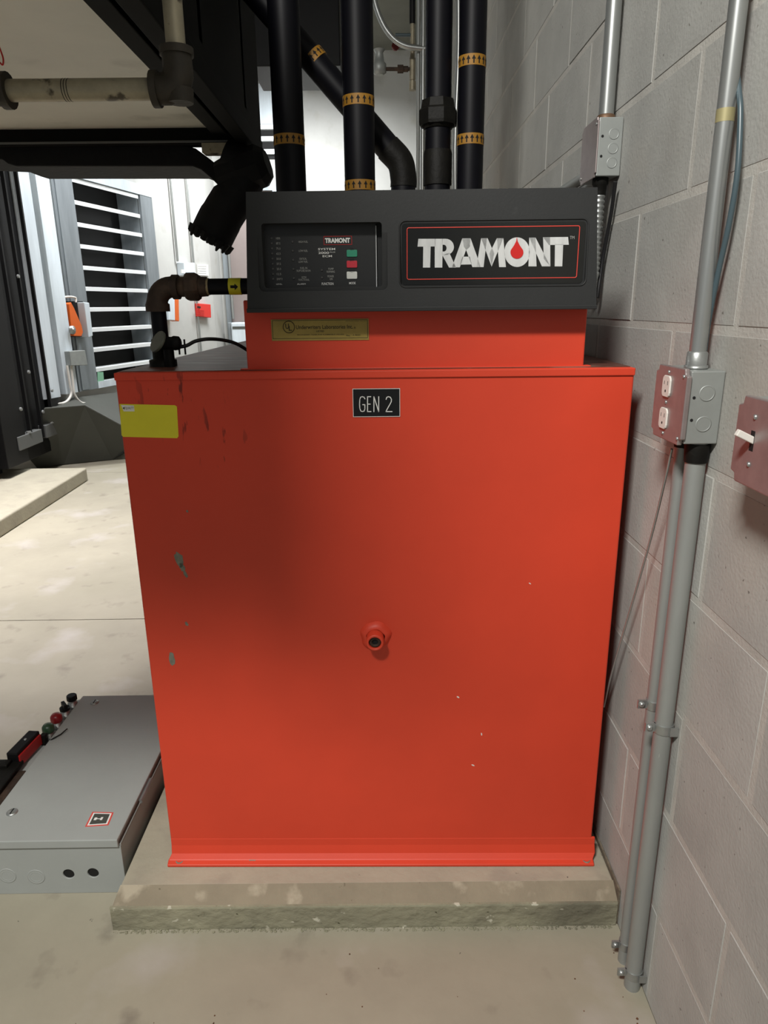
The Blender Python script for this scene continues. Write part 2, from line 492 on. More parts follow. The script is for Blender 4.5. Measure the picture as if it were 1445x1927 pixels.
pl.rev((p.x, .006, p.z), (0, -1, 0), [(0, .0118), (.001, .0118)], 24)
plo = pl.build('plug', M['malleable'], bung)
MB().rev((p.x, -.0006, p.z), (0, -1, 0), [(0, .0063), (.0003, .0063)], 8).build('socket', M['dark'], bung)
# control housing: upper red box
HX0, HX1 = -.239, .367
MB().box((HX0, .045, TZ), (HX1, .335, 1.268)).build('control_housing', M['red'], tank, .0025, 2)
mb = MB(); mb.box((HX0 - .012, .040, TZ - .0005), (HX1 + .012, .06, TZ + .003)); mb.build('housing_weld', M['red'], tank, .001)
# control bezel of black plastic with two recesses, cut by booleans


def boolean_cut(mb, cutters, name, matl, parent, bevel=.0018):
    bm0 = mb.build(name, matl)
    cs = []
    for c in cutters:
        co = c.build('cut', None); cs.append(co)
        md = bm0.modifiers.new('b', 'BOOLEAN'); md.operation = 'DIFFERENCE'; md.object = co; md.solver = 'EXACT'
    md = bm0.modifiers.new('bev', 'BEVEL'); md.width = bevel; md.segments = 3; md.limit_method = 'ANGLE'; md.angle_limit = math.radians(40)
    bpy.context.view_layer.update()
    dg = bpy.context.evaluated_depsgraph_get()
    me = bpy.data.meshes.new_from_object(bm0.evaluated_get(dg)); me.name = name
    for c in cs: bpy.data.objects.remove(c)
    bpy.data.objects.remove(bm0)
    me.materials.clear(); me.materials.append(matl)
    o = link(bpy.data.objects.new(name, me), parent); return o


bz = MB()
fb = [(-.2225, .0), (.3685, .0)]; ft = [(-.2165, .016), (.361, .016)]
z0, z1 = 1.2475, 1.4385
bz.add([(-.2235, .0, z0), (.3695, .0, z0), (.3695, .30, z0), (-.2235, .30, z0),
        (-.2165, .016, z1), (.3615, .016, z1), (.3615, .30, z1), (-.2165, .30, z1)],
       [(3, 2, 1, 0), (4, 5, 6, 7), (0, 1, 5, 4), (1, 2, 6, 5), (2, 3, 7, 6), (3, 0, 4, 7)])
a = L(497, 542, .006); b = L(718, 417, .006)
c = L(753, 540, .008); d = L(1108, 412, .008)
cut1 = MB().prism(rrect(a.x - .008, a.z - .006, b.x + .009, b.z + .008, .009, -.02), (0, .0305, 0))
cut2 = MB().prism(rrect(a.x, a.z, b.x, b.z, .005, -.02), (0, .058, 0))
cut3 = MB().prism(rrect(c.x, c.z, d.x, d.z, .010, -.02), (0, .0325, 0))
bezel = boolean_cut(bz, [cut1, cut2, cut3], 'control_bezel', M['plastic'], tank)
MB().box((-.2245, -.0015, z0 - .0005), (.3705, .006, z0 + .0065)).build('bezel_lip', M['plastic'], tank, .0012, 2)
# rim of the logo recess
rr = [v for v in rrect(c.x - .001, c.z - .001, d.x + .001, d.z + .001, .010, 0, 5)]
for v in rr: v.y = .016 * (v.z - z0) / (z1 - z0) - .0003
MB().tube(rr + [rr[0]], .0011, 6).build('recess_rim', M['plastic'], tank)
# logo plate
LP = .0118
lp = MB().prism(rrect(c.x + .003, c.z + .003, d.x - .003, d.z - .003, .006, .0125), (0, -(.0125 - LP), 0)).build('logo_plate', M['label'], tank)


def lg(x, y):                                    # logo tracing frame: crop pixels to the plate plane
    return L(770 + x / 4.379, 430 + y / 4.379, LP)


def tri_prism(mb, pts, y, th):
    q = [Vector((p.x, y, p.z)) for p in pts]; mb.prism(q, (0, -th, 0))


let = MB()


def ply(*pts): tri_prism(let, [lg(*q) for q in pts], LP, .0006)


ply((75, 85), (215, 85), (215, 148), (68, 150)); ply((115, 148), (176, 148), (172, 322), (113, 322))      # T
ply((210, 85), (275, 85), (272, 322), (210, 322))                                                          # R stem
arc = [(300 + 68 * math.cos(t), 152 + 67 * math.sin(t)) for t in [(-PI / 2 + PI * i / 12) for i in range(13)]]
inn = [(285 + 22 * math.cos(t), 162 + 28 * math.sin(t) * 1.0) for t in [(-PI / 2 + PI * i / 12) for i in range(13)]]
for i in range(12): ply(arc[i], arc[i + 1], inn[i + 1], inn[i])
ply((270, 85), (300, 85), (285, 134), (270, 134)); ply((270, 190), (285, 190), (300, 219), (270, 219))
ply((272, 219), (330, 200), (385, 322), (328, 322))
for i in range(1):
    ply((436, 82), (505, 82), (500, 150), (470, 180), (450, 150)); ply((436, 82), (470, 180), (420, 322), (365, 300), (350, 322)) if 0 else None
ply((436, 84), (480, 84), (472, 165), (416, 320), (352, 320)); ply((470, 84), (506, 84), (590, 318), (520, 318), (464, 165))
ply((436, 232), (500, 232), (514, 296), (418, 298))
ply((592, 80), (640, 80), (612, 318), (553, 318)); ply((592, 80), (645, 80), (700, 205), (678, 314)); ply((678, 314), (660, 205), (722, 80), (775, 80))
ply((722, 80), (775, 80), (796, 318), (740, 318))
cx_, cz_ = 888, 195
for i in range(36):
    t0, t1 = 2 * PI * i / 36, 2 * PI * (i + 1) / 36
    ply((cx_ + 105 * math.cos(t0), cz_ + 122 * math.sin(t0)), (cx_ + 105 * math.cos(t1), cz_ + 122 * math.sin(t1)), (cx_ + 30 * math.cos(t1), cz_ + 30 * math.sin(t1)), (cx_ + 30 * math.cos(t0), cz_ + 30 * math.sin(t0)))
ply((988, 75), (1040, 75), (1048, 312), (982, 312)); ply((988, 75), (1040, 75), (1162, 312), (1092, 312)); ply((1102, 72), (1160, 72), (1162, 312), (1108, 250))
ply((1102, 72), (1308, 70), (1314, 134), (1150, 136)); ply((1200, 130), (1268, 130), (1260, 312), (1198, 312))
let.build('lettering', M['silver'], lp)
dp = MB(); pts = []
for i in range(25):
    t = PI * (-.12) + PI * 1.24 * i / 24
    pts.append((886 + 53 * math.cos(t), 196 + 53 * math.sin(t)))
pts += [(862, 140), (880, 105), (886, 72), (892, 105), (910, 140)]
dp.prism([Vector((lg(*q).x, LP - .0008, lg(*q).z)) for q in pts], (0, -.0006, 0)); dp.build('drop_emblem', M['redprint'], lp)
bd = MB(); q0 = L(766, 526, LP); q1 = L(1091, 425, LP)
rr = rrect(q0.x, q0.z, q1.x, q1.z, .003, LP - .0003, 4); bd.tube(rr + [rr[0]], .0008, 6); bd.build('border_line', M['redline'], lp)
tm = MB(); ptext(tm, 'TM', 1072, 444, 1081, 450, LP - .0004); tm.build('trade_mark', M['dimwhite'], lp)
# control panel in the left recess
CP = .034
a2 = L(494, 548, CP); b2 = L(706.5, 420, CP)
cp = MB().box((a2.x - .012, CP, a2.z - .004), (b2.x, CP + .003, b2.z + .004)).build('control_panel', M['panel'], tank)
MB().box((b2.x, CP - .0004, a2.z), (b2.x + .0012, CP + .003, b2.z - .004)).build('panel_edge', M['silver'], cp)
tx = MB()
for i, s in enumerate(('100%', '87.5', '75.0', '62.5', '50.0', '37.5', '25.0', '12.5', 'EMPTY')):
    y = 448.5 + i * 9.6; ptext(tx, s, 519.5 + i * .2, y - 2, 527 + i * .25 + (3 if i == 8 else 0), y + 2, CP - .0004)
for (s, x0, x1, y) in (('HIGH FUEL', 562, 579, 455), ('LOW FUEL', 562, 579, 472), ('CRITICAL', 563, 577, 487), ('LOW FUEL', 562, 579, 492.5), ('FUEL IN', 565, 578, 504.5), ('RUPTURE BASIN', 558.5, 584, 509.5), ('ECM', 568, 576, 522), ('FUNCTIONAL', 562, 582, 526.5),
                       ('PUMP', 618, 627.5, 506), ('RUNNING', 615, 630, 511.3), ('POWER', 616.5, 628, 520), ('ON', 620.5, 625.5, 525)):
    ptext(tx, s, x0, y - 2, x1, y + 2, CP - .0004)
tx.build('faded_lettering', M['dimwhite'], cp)['kind'] = 'stuff'
tx = MB()
ptext(tx, 'SYSTEM', 598.5, 466.5, 630.5, 471, CP - .0004, .01); ptext(tx, '2000', 599, 473.5, 619, 478, CP - .0004, .01); ptext(tx, 'PLUS', 621, 473.5, 630.5, 475.5, CP - .0004)
ptext(tx, 'ECM', 607, 480, 624.5, 484, CP - .0004, .01); ptext(tx, 'FUNCTION', 605.5, 531.5, 627.5, 536.5, CP - .0004, .005); ptext(tx, 'MODE', 657, 530.5, 669, 535, CP - .0004, .005)
ptext(tx, 'ALARM', 559, 533, 575, 536, CP - .0004); ptext(tx, 'LEVEL', 520, 533.5, 531, 536, CP - .0004)
ptext(tx, 'TRAMONT', 611.5, 447.5, 658.5, 457.5, CP - .0008, .05)
tx.build('lettering', M['white'], cp)['kind'] = 'stuff'
mb = MB(); q0 = L(609.5, 461, CP); q1 = L(662, 444, CP); frame_xz(mb, q0.x, q0.z, q1.x, q1.z, CP, .0006); mb.build('badge_border', M['redprint'], cp)
lm = MB().rev((0, 0, 0), (0, -1, 0), [(0, .0021), (.001, .002), (.0016, .0012)], 10).mesh('indicator'); lm.materials.append(M['led'])
leds = [(511 + i * .35, 448.5 + i * 9.6) for i in range(9)] + [(550.5 + i * .5, 455 + i * 17.2) for i in range(5)] + [(605.5, 508.5), (606, 522.5)]
for q in leds:
    v = L(q[0], q[1], CP); o = link(bpy.data.objects.new('indicator', lm), cp); o.location = v
for (nm, y0, y1, mt, s) in (('green_key', 470, 483.5, 'green', 'ON'), ('red_key', 490.5, 504, 'redkey', 'OFF'), ('white_key', 511, 525, 'whitekey', 'TEST')):
    q0 = L(652.5, y1, CP); q1 = L(672, y0, CP)
    ko = MB().prism(rrect(q0.x, q0.z, q1.x, q1.z, .0018, CP), (0, -.0016, 0)).build(nm, M[mt], cp, .0005)
    tx = MB(); m_ = (y0 + y1) / 2
    hw = {'ON': 3, 'OFF': 4.2, 'TEST': 5.5}[s]
    text_mesh(tx, s, L(662.3 - hw, m_, CP).x, L(0, m_ + 2.3, CP).z, L(662.3 + hw, m_, CP).x, L(0, m_ - 2.3, CP).z, CP - .0018)
    tx.build('key_lettering', M['dark'], cp)
# gold rating plate on the housing
RP = .0445
q0 = L(512, 641.5, RP); q1 = L(693.5, 599.5, RP)
rp = MB().box((q0.x, RP, q0.z), (q1.x, RP - .0008, q1.z)).build('rating_plate', M['gold'], tank)
tx = MB(); yy = RP - .0012
frame_xz(tx, q0.x + .0018, q0.z + .0035, q1.x - .0018, q1.z - .0015, RP - .0008, .0007)
ptext(tx, 'Underwriters Laboratories Inc.', 557, 611, 664, 619.5, yy, .012); ptext(tx, 'LISTED', 595.5, 621.5, 610, 625, yy, .01)
ptext(tx, 'SECONDARY TANK FOR FLAMMABLE LIQUIDS', 559, 628.3, 647.5, 631.5, yy, .012); ptext(tx, 'No.', 651.5, 629.5, 659, 633, yy, .01); ptext(tx, 'A 40252', 664, 629, 678, 632, yy)
ptext(tx, 'PRODUCT CODE  MH11473', 650.5, 603.3, 690, 605, yy); ptext(tx, 'R', 666.5, 615, 669.5, 618.5, yy)
cc = L(543.5, 615.5, yy); rr_ = .0101
tx.tube([(cc.x + rr_ * math.cos(2 * PI * i / 32), yy, cc.z + rr_ * math.sin(2 * PI * i / 32)) for i in range(33)], .00065, 5)
ptext(tx, 'U', 537.2, 609, 543.4, 619, yy, .02); ptext(tx, 'L', 543.4, 613.5, 549, 622.5, yy, .02)
tx.build('lettering', M['darkprint'], rp)
# GEN 2 nameplate
NP = .0252
q0 = L(664.5, 784.5, NP); q1 = L(752.5, 730.5, NP)
npl = MB().box((q0.x, NP, q0.z), (q1.x, NP - .0015, q1.z)).build('name_plate', M['blackplate'], tank, .0004, 1)
eg = MB(); frame_xz(eg, q0.x, q0.z, q1.x, q1.z, NP - .0015, .0009, .0004)


def np_(u, v): q = L(664.5 + u, 730.5 + v, NP - .0016); return (q.x, q.z)


g = [(22, 20), (20.5, 17), (17, 16), (14, 17), (12.5, 21), (12, 30), (12.5, 38), (14.5, 43), (17.5, 44), (20.5, 43), (22, 39), (22, 31), (18, 31)]
E_ = [[(33, 16), (27, 16), (27, 44), (33.5, 44)], [(27, 30), (32, 30)]]
N_ = [(39, 44), (39, 16), (48, 44), (48, 16)]
t2 = [(62, 21), (63, 17.5), (66, 16), (70, 17), (72, 21), (71.5, 26), (62, 43), (62, 44), (73, 44)]
strokes(eg, [[np_(*q) for q in g]] + [[np_(*q) for q in e] for e in E_] + [[np_(*q) for q in N_], [np_(*q) for q in t2]], NP - .0015, .0016, .0003)
eg.build('lettering', M['white'], npl)
# yellow sticker
q = [L(x, y, NP) for x, y in ((225, 760), (329, 762.5), (333, 765), (334.5, 792), (336, 821), (333.5, 824.5), (232, 822), (229, 819))]
for v in q: v.y = NP
ys = MB().prism(q, (0, -.0006, 0)).build('yellow_sticker', M['yellow'], tank)
q = [L(x, y, NP) for x, y in ((228, 762), (252, 763), (253.5, 774), (233, 774))]
for v in q: v.y = NP - .0006
ws = MB().prism(q, (0, -.0004, 0)).build('white_label', M['white'], ys)
tx = MB(); ptext(tx, 'QUALITY', 236, 765.5, 251.5, 771, NP - .0012); tx2 = [L(x, y, NP - .0012) for x, y in ((234.5, 765.5), (234.5, 771), (230.5, 768))]
tx.add(tx2, [(0, 1, 2)]); tx.build('lettering', M['plinth'], ys)
# paint chips
for (cx, cy, ln, wd, an) in ((337, 1052, 17, 8, 1.2), (343, 1068, 10, 5, 1.2), (349, 1081, 8, 3, 1.1), (323, 1240, 15, 6, 1.45), (351, 1174, 5, 3, 1), (352, 962, 3, 2, 1), (862, 1312, 3, 1.5, .5), (906, 1382, 3, 1.2, 1.5), (890, 1440, 3, 1.2, .3), (997, 1098, 2.5, 1, .5)):
    v = []
    for i in range(14):
        t = 2 * PI * i / 14; rr_ = random.uniform(.7, 1.15); u_, w_ = ln * math.cos(t) * rr_, wd * math.sin(t) * rr_
        p = L(cx + u_ * math.cos(an) - w_ * math.sin(an), cy + u_ * math.sin(an) + w_ * math.cos(an), .0248); p.y = .0252; v.append(p)
    MB().prism(v, (0, -.0005, 0)).build('paint_chip', M['chip'] if cy < 1300 and cx < 500 else M['ivory'], tank)
MB().rev((L(475, 1616, .012).x, .0115, .0888), (0, -.5, 1), [(0, .008), (.0012, .0075)], 12).build('paint_chip', M['chip'], tank)

# ================================================================== CONCRETE PAD
pad = thing('concrete_pad', 'low raised concrete housekeeping pad under the red tank', 'pad', (0, 1.148, 0))
PXL, PXR = -.574, .484
g_ = MB(); cs = [(0, 0), (0, .058), (.002, .0600), (.032, .0785), (.036, .08), (1.62, .08), (1.62, 0)]
vsl = [Vector((PXL + (.0 if b < .06 else .010), a, b)) for a, b in cs]; vsr = [Vector((PXR, a - .006, b)) for a, b in cs]
nC = len(cs)
pd = MB(); pd.add(vsl + vsr, [tuple(range(nC)), tuple(range(2 * nC - 1, nC - 1, -1))] + [(i, i + nC, (i + 1) % nC + nC, (i + 1) % nC) for i in range(nC)])
po = pd.build('slab', M['pad'], pad, .003, 2)
MB().prism([(PXL + .003, .0005, .0605), (PXR, -.0055, .0605), (PXR, .028, .0812), (PXL + .010, .034, .0812)], (0, .0005, -.004)).build('front_lip', M['padlip'], pad)
# rough formed front face: a displaced skin
fc = MB(); nx, nz = 150, 9
for j in range(nz + 1):
    for i in range(nx + 1):
        x = PXL - .002 + (PXR - PXL + .002) * i / nx; z = .0595 * j / nz
        pit = -.003 * max(0, random.random() - .93) / .07
        dz = random.uniform(-.002, .003) if j == nz and 0 else 0
        fc.v.append((x, -.0035 - .006 * i / nx + random.uniform(-.0008, .0008) - pit * -1, z + dz))
for j in range(nz):
    for i in range(nx):
        fc.f.append((j * (nx + 1) + i, j * (nx + 1) + i + 1, (j + 1) * (nx + 1) + i + 1, (j + 1) * (nx + 1) + i)); fc.sm.append(True)
n0 = nz * (nx + 1)
fc.add([(PXL - .002, .001, .0605), (PXR, -.005, .0605)], [])
k_ = len(fc.v)
fc.f.append(tuple([n0 + i for i in range(nx + 1)] + [k_ - 1, k_ - 2])); fc.sm.append(False)
fo = fc.build('front_face', M['padface'], pad); fo['label'] = 'rough darker formed concrete edge'
# crumbly mortar line at the foot of the pad
cr = MB()
for i in range(700):
    x = random.uniform(PXL, PXR - .01); y = random.uniform(-.012, -.004) - .006 * (x - PXL); r = random.choice((.0008, .0012, .002, .003)) * random.uniform(.6, 1.1)
    cr.rev((x, y, r * .2 - .0002), (random.uniform(-.4, .4), random.uniform(-.4, .4), 1), [(-r * .3, r * .6), (r * .3, r), (r * .8, r * .4)], 6, random.random(), False)
co = cr.build('crumbled_edge', M['padface'], pad); tag(co, kind='stuff')
# strip of joint filler between pad and block wall
jf = MB(); jf.prism([(.4845, -.006, .0), (.4885, -.006, 0), (.4885, 1.6, 0), (.4845, 1.6, 0)], (0, 0, .088)); jf.build('joint_filler', M['debris'], pad)

# small stones and dirt lying about
dt = MB()
for i in range(60):
    if i < 40: x, y = .478 - abs(random.gauss(0, .014)), random.uniform(.62, 1.10)
    else: x, y = random.uniform(-.6, .4), random.uniform(.75, 1.1)
    r = random.uniform(.001, .0035) if i < 40 else random.uniform(.0008, .002)
    dt.rev((x, y, 0), (random.uniform(-.3, .3), random.uniform(-.3, .3), 1), [(0, r), (r * .6, r * .8), (r, r * .3)], 6, random.random(), False)
dt = dt.build('floor_grit', M['rust']); tag(dt, 'dirt and grit on the floor at the foot of the block wall', 'grit', kind='stuff')

# ================================================================== FUEL SUPPLY LINE (left, bronze-brown elbow)
YL_ = .143
ln_ = thing('fuel_supply_line', 'black pipe with rusty elbow and union entering the control box', 'pipe', (0, 1.2215, 0), RTA)
b0 = L(308, 690, YL_); xc = b0.x
hz_ = L(440, 539, YL_).z; ex = L(297, 560, YL_).x; R_ = .0148
xt = L(292, 560, YL_).x
base_z = TZ + .001
MB().rev((xc, YL_, base_z), (0, 0, 1), [(0, .026), (.012, .026), (.014, .0185), (.05, .0185), (.052, .016), (.056, .015)], 24).build('base_fitting', M['iron'], ln_)
topv = L(292, 575, YL_)
MB().cyl((xc, YL_, base_z + .055), (xc, YL_, topv.z + .004), R_).build('riser', M['blackpipe'], ln_)
# elbow
ez = hz_; er = .030
el = [Vector((xc, YL_, ez - er - .010)), Vector((xc, YL_, ez - er))]
for i in range(1, 10):
    t = PI / 2 * i / 9; el.append(Vector((xc + er * (1 - math.cos(t)), YL_, ez - er + er * math.sin(t))))
el.append(Vector((xc + er + .008, YL_, ez)))
rad = [.022, .0215] + [.0195] * 9 + [.0215]
MB().tube(el, rad, 20).build('elbow', M['malleable'], ln_)
MB().rev((xc, YL_, ez - er - .014), (0, 0, 1), [(0, .0225), (.014, .0225)], 20).build('elbow_band', M['malleable'], ln_)
MB().rev((xc + er + .003, YL_, ez), (1, 0, 0), [(0, .0225), (.011, .0225)], 20).build('elbow_band', M['malleable'], ln_)


def hx_(px): return L(px, 539, YL_).x


MB().rev((hx_(320), YL_, ez), (1, 0, 0), [(0, .0145), (hx_(338) - hx_(320), .0145)], 18).build('nipple', M['thread'], ln_)
u0 = hx_(336); MB().rev((u0, YL_, ez), (1, 0, 0), [(0, .0165), (.002, .018), (hx_(351) - u0, .0185)], 20).rev((hx_(350), YL_, ez), (1, 0, 0), [(0, .023), (.004, .0265), (hx_(374) - hx_(350) - .004, .0265), (hx_(376) - hx_(350), .022)], 8, .3, False).rev((hx_(375), YL_, ez), (1, 0, 0), [(0, .0185), (hx_(390) - hx_(375), .0175)], 20).build('union', M['malleable'], ln_)
MB().rev((hx_(389), YL_, ez), (1, 0, 0), [(0, .0155), (hx_(394) - hx_(389), .0155)], 18).build('thread_end', M['thread'], ln_)
MB().cyl((hx_(393), YL_, ez), (-.2245, YL_, ez), .0147).build('pipe', M['blackpipe'], ln_)


def arrow_wrap(mb, p, ax, r, hgt, n, wid, th0=0, span=2 * PI, along=True, sgn=1):
    """small arrows wrapped on a cylinder; along: pointing along the axis"""
    p = Vector(p); ax = Vector(ax).normalized(); a = ax.orthogonal().normalized(); b = ax.cross(a)
    q = lambda u, v, th: p + ax * v + (a * math.cos(th + u / r) + b * math.sin(th + u / r)) * r
    for i in range(n):
        th = th0 + span * i / n
        h = hgt * .72 * sgn; o = -h / 2; wq = wid
        mb.add([q(-wq * .14, o, th), q(wq * .14, o, th), q(wq * .14, o + h * .55, th), q(-wq * .14, o + h * .55, th)], [(0, 1, 2, 3)])
        mb.add([q(-wq * .45, o + h * .5, th), q(wq * .45, o + h * .5, th), q(0, o + h, th)], [(0, 1, 2)])


tb0, tb1 = hx_(432), hx_(455)
tp = MB().rev((tb0, YL_, ez), (1, 0, 0), [(0, .0151), (tb1 - tb0, .0151)], 24).build('flow_tape', M['yellow'], ln_)
ar = MB(); am = (tb0 + tb1) / 2
yq = YL_ - .0155
ar.prism([(am - .007, yq, ez - .0015), (am + .001, yq, ez - .0015), (am + .001, yq, ez - .005), (am + .0075, yq, ez + .001), (am + .001, yq, ez + .0065), (am + .001, yq, ez + .0035), (am - .007, yq, ez + .0035)], (0, .0008, 0))
for v_ in range(len(ar.v)): x, y, z = ar.v[v_]; ar.v[v_] = (x, y, z - .002)
ar.build('flow_arrow', M['dark'], tp)

# level sensor fitting and its cable
sn = thing('level_sensor_fitting', 'black sensor elbow with oval cap on the tank top beside the pipe base', 'fitting', (0, 1.2215, 0), RTA)
ys_ = .115
cpn = L(300, 643, ys_ - .022); ax_ = Vector((.55, -.55, .62)).normalized()
MB().rev(cpn - ax_ * .002, Vector((-.62, -.62, .5)), [(0, .0205), (.003, .0215), (.005, .0205)], 22).build('oval_cap', M['capgrey'], sn)
s0 = L(305, 646, ys_); s1 = L(340, 646, ys_)
MB().cyl(s0, (s1.x - .004, s0.y, s0.z), .0118).rev((L(325, 646, ys_).x, s0.y, s0.z), (1, 0, 0), [(0, .0125), (.003, .0135), (.012, .0125), (.015, .008)], 16).build('connector', M['rubber'], sn)
MB().cyl((cpn.x + .006, ys_ + .008, TZ + .001), (cpn.x + .006, ys_ + .008, s0.z), .010).build('stem', M['iron'], sn)
for px in (337, 348):
    q = L(px, 655, ys_); MB().box((q.x - .0012, q.y - .002, q.z - .012), (q.x + .0012, q.y + .002, q.z + .016)).build('clamp_tab', M['iron'], sn)
cb = [L(338, 653, ys_), L(352, 650, ys_), L(368, 642, ys_ + .01), L(392, 638, ys_ + .02), L(420, 640, ys_ + .04), L(445, 647, ys_ + .05), L(470, 662, ys_ + .06)]
MB().tube(smooth_path(cb), .0034, 8).build('cable', M['cable'], sn)

# ================================================================== BLACK PIPES BEHIND THE CONTROL BOX


def vpipe(label, pxb, yl, r, bands, group='black painted fuel pipes', zt=3.9, build_extra=None, name='black_pipe'):
    v = TM @ L(pxb, 350, yl); t = thing(name, label, 'pipe', (v.x, v.y, TZ + .001), 0, group)
    zt_ = zt - TZ
    MB().cyl((0, 0, 0), (0, 0, zt_), r, 28).build('pipe', M['blackpipe'], t)
    MB().rev((0, 0, 0), (0, 0, 1), [(0, r * 1.25), (.03, r * 1.25), (.034, r * 1.02)], 28).build('base_socket', M['iron'], t)
    for py in bands:
        z = P(pxb, py, v.y).z - TZ; h = .027
        bo = MB().rev((0, 0, z - h / 2), (0, 0, 1), [(0, r + .0006), (h, r + .0006)], 32).build('arrow_tape', M['tape'], t)
        a_ = MB(); arrow_wrap(a_, (0, 0, z), (0, 0, 1), r + .0012, h, 16, .0125); a_.build('arrows', M['dark'], bo)
    return t


YP = .98
vpipe('leftmost thick black vertical pipe, one arrow band low down', 548, YP, .0440, [267])
vpipe('thick black vertical pipe in the middle with two arrow bands', 677.5, YP, .0445, [194, 352])
vpipe('rightmost black vertical pipe beside the block wall with two arrow bands', 883, YP - .03, .0375, [120, 266])
# pipe with hexagonal union
t = vpipe('black vertical pipe with a bulky hexagonal union', 823, YP - .02, .0365, [])
v = TM @ L(823, 350, YP - .02)
zz = lambda py: P(823, py, v.y).z - TZ
MB().rev((0, 0, zz(244)), (0, 0, 1), [(0, .040), (.008, .047), (.012, .047)], 24).rev((0, 0, zz(238)), (0, 0, 1), [(0, .054), (.008, .0555), (zz(206) - zz(238) - .006, .0555), (zz(206) - zz(238), .050), (zz(190) - zz(238), .046), (zz(188) - zz(238), .038)], 8, .2, False).build('union', M['iron'], t)
MB().rev((0, 0, zz(350)), (0, 0, 1), [(0, .0405), (zz(290) - zz(350), .0405), (zz(284) - zz(350), .038)], 28).build('coupling', M['iron'], t)
# diagonal pipe
yd = YP + .14; rd = .0385
pb = TM @ L(759, 350, yd)
t = thing('black_pipe', 'black pipe running diagonally behind the others, elbowed down to the tank', 'pipe', (pb.x, pb.y, TZ + .001), 0, 'black painted fuel pipes')
off = Vector((pb.x, pb.y, TZ + .001))
pe = P(762, 312, pb.y) - off; pu = P(520, 32, pb.y) - off
dirv = (pu - pe).normalized()
MB().cyl((0, 0, 0), (0, 0, pe.z - .05), rd, 24).build('stub', M['blackpipe'], t)
MB().tube(smooth_path([(0, 0, pe.z - .06), (0, 0, pe.z - .035), Vector((0, 0, pe.z)) + dirv * .015, Vector((0, 0, pe.z)) + dirv * .07]), rd * 1.06, 20).build('elbow', M['iron'], t)
MB().cyl(Vector((0, 0, pe.z)) + dirv * .03, pu + dirv * .25, rd, 24).build('pipe', M['blackpipe'], t)
bc = P(591, 113, pb.y) - off
bo = MB().rev(bc - dirv * .0135, dirv, [(0, rd + .0006), (.027, rd + .0006)], 32).build('arrow_tape', M['tape'], t)
a_ = MB(); arrow_wrap(a_, bc, dirv, rd + .0012, .027, 16, .0125); a_.build('arrows', M['dark'], bo)

# ================================================================== RIGHT WALL: conduits, boxes
def strap(parent, cy, z, r, x, name='strap'):
    """split pipe clamp: ring, outward tab with screw, wall foot"""
    w_ = .016
    o = MB().rev((x, cy, z), (0, 0, 1), [(0, r + .0016), (w_, r + .0016)], 24).box((x - r - .016, cy - .0025, z), (x - r, cy + .0015, z + w_)).box((x + r * .3, cy - r - .0035, z), (WX - .0005, cy - r - .001, z + w_)).build(name, M['galv'], parent)
    MB().rev((x - r - .0095, cy - .0025, z + w_ / 2), (0, -1, 0), [(0, .0055), (.002, .0053), (.004, .003)], 12).build('screw', M['galv'], o)
    return o


# outlet box
BX0, BX1, BY0, BY1, BZ0, BZ1 = .4365, WX - .0005, .981, 1.089, 1.058, 1.164
ob = thing('outlet_box', 'square steel outlet box with two receptacles, on the block wall right of the tank', 'electrical box')
MB().box((BX0 + .004, BY0 + .002, BZ0 + .001), (BX1, BY1 - .002, BZ1 - .001)).build('box_body', M['steelbox'], ob, .0015, 2)


def cover(y0, y1, z0, z1, x, th=.006, ch=.010):
    """domed square cover with notched corners, facing -x"""
    pts_ = [(y0 + ch, z0), (y1 - ch, z0), (y1 - ch * .8, z0 + ch * .8), (y1, z0 + ch), (y1, z1 - ch), (y1 - ch * .8, z1 - ch * .8), (y1 - ch, z1), (y0 + ch, z1), (y0 + ch * .8, z1 - ch * .8), (y0, z1 - ch), (y0, z0 + ch), (y0 + ch * .8, z0 + ch * .8)]
    return MB().prism([(x, a, b) for a, b in pts_], (-th, 0, 0))


cv = cover(BY0 - .002, BY1 + .002, BZ0 - .002, BZ1 + .002, BX0 + .004, .0075)
cvo = cv.build('cover_plate', M['redreflect'], ob, .0018, 3)
ym = (BY0 + BY1) / 2 + .008
for zc in (1.136, 1.088):
    pts_ = []
    for i in range(24):
        t = 2 * PI * i / 24; pts_.append((BX0 - .0035, ym + .0165 * max(-.82, min(.82, math.cos(t) * 1.05)), zc + .0165 * max(-.95, min(.95, math.sin(t) * 1.1))))
    rc = MB().prism(pts_, (-.003, 0, 0)).build('receptacle', M['ivory'], cvo, .0006, 1)
    sl = MB()
    for dy, hh in ((-.006, .004), (.006, .0032)): sl.box((BX0 - .0066, ym + dy - .0008, zc + .002 - hh / 2 + .002), (BX0 - .0063, ym + dy + .0008, zc + .004 + hh / 2 + .002))
    sl.rev((BX0 - .0063, ym, zc - .007), (-1, 0, 0), [(0, .0022), (.0003, .0022)], 10)
    sl.build('slots', M['dark'], cvo)
for (a, b) in ((ym, 1.112), (ym, 1.157), (ym, 1.065), (BY0 + .009, 1.155), (BY0 + .009, 1.066)):
    MB().rev((BX0 - .0035, a, b), (-1, 0, 0), [(0, .0028), (.0012, .0026), (.002, .0012)], 10).build('screw', M['galv'], cvo)


def knock(parent, x, y, z, r, nrm=(0, -1, 0)):
    MB().rev((x, y, z), nrm, [(0, r), (.0004, r), (.0006, r - .0012), (.0006, r - .0014), (.0002, r - .002)], 24).build('knockout', M['steelbox'], parent)


for z in (1.132, 1.088): knock(ob, .4655, BY0 + .002, z, .0115)
for z in (1.126, 1.094): MB().rev((.4475, BY0 + .0018, z), (0, -1, 0), [(0, .0022), (.0004, .0022)], 10).build('pin_hole', M['dark'], ob)

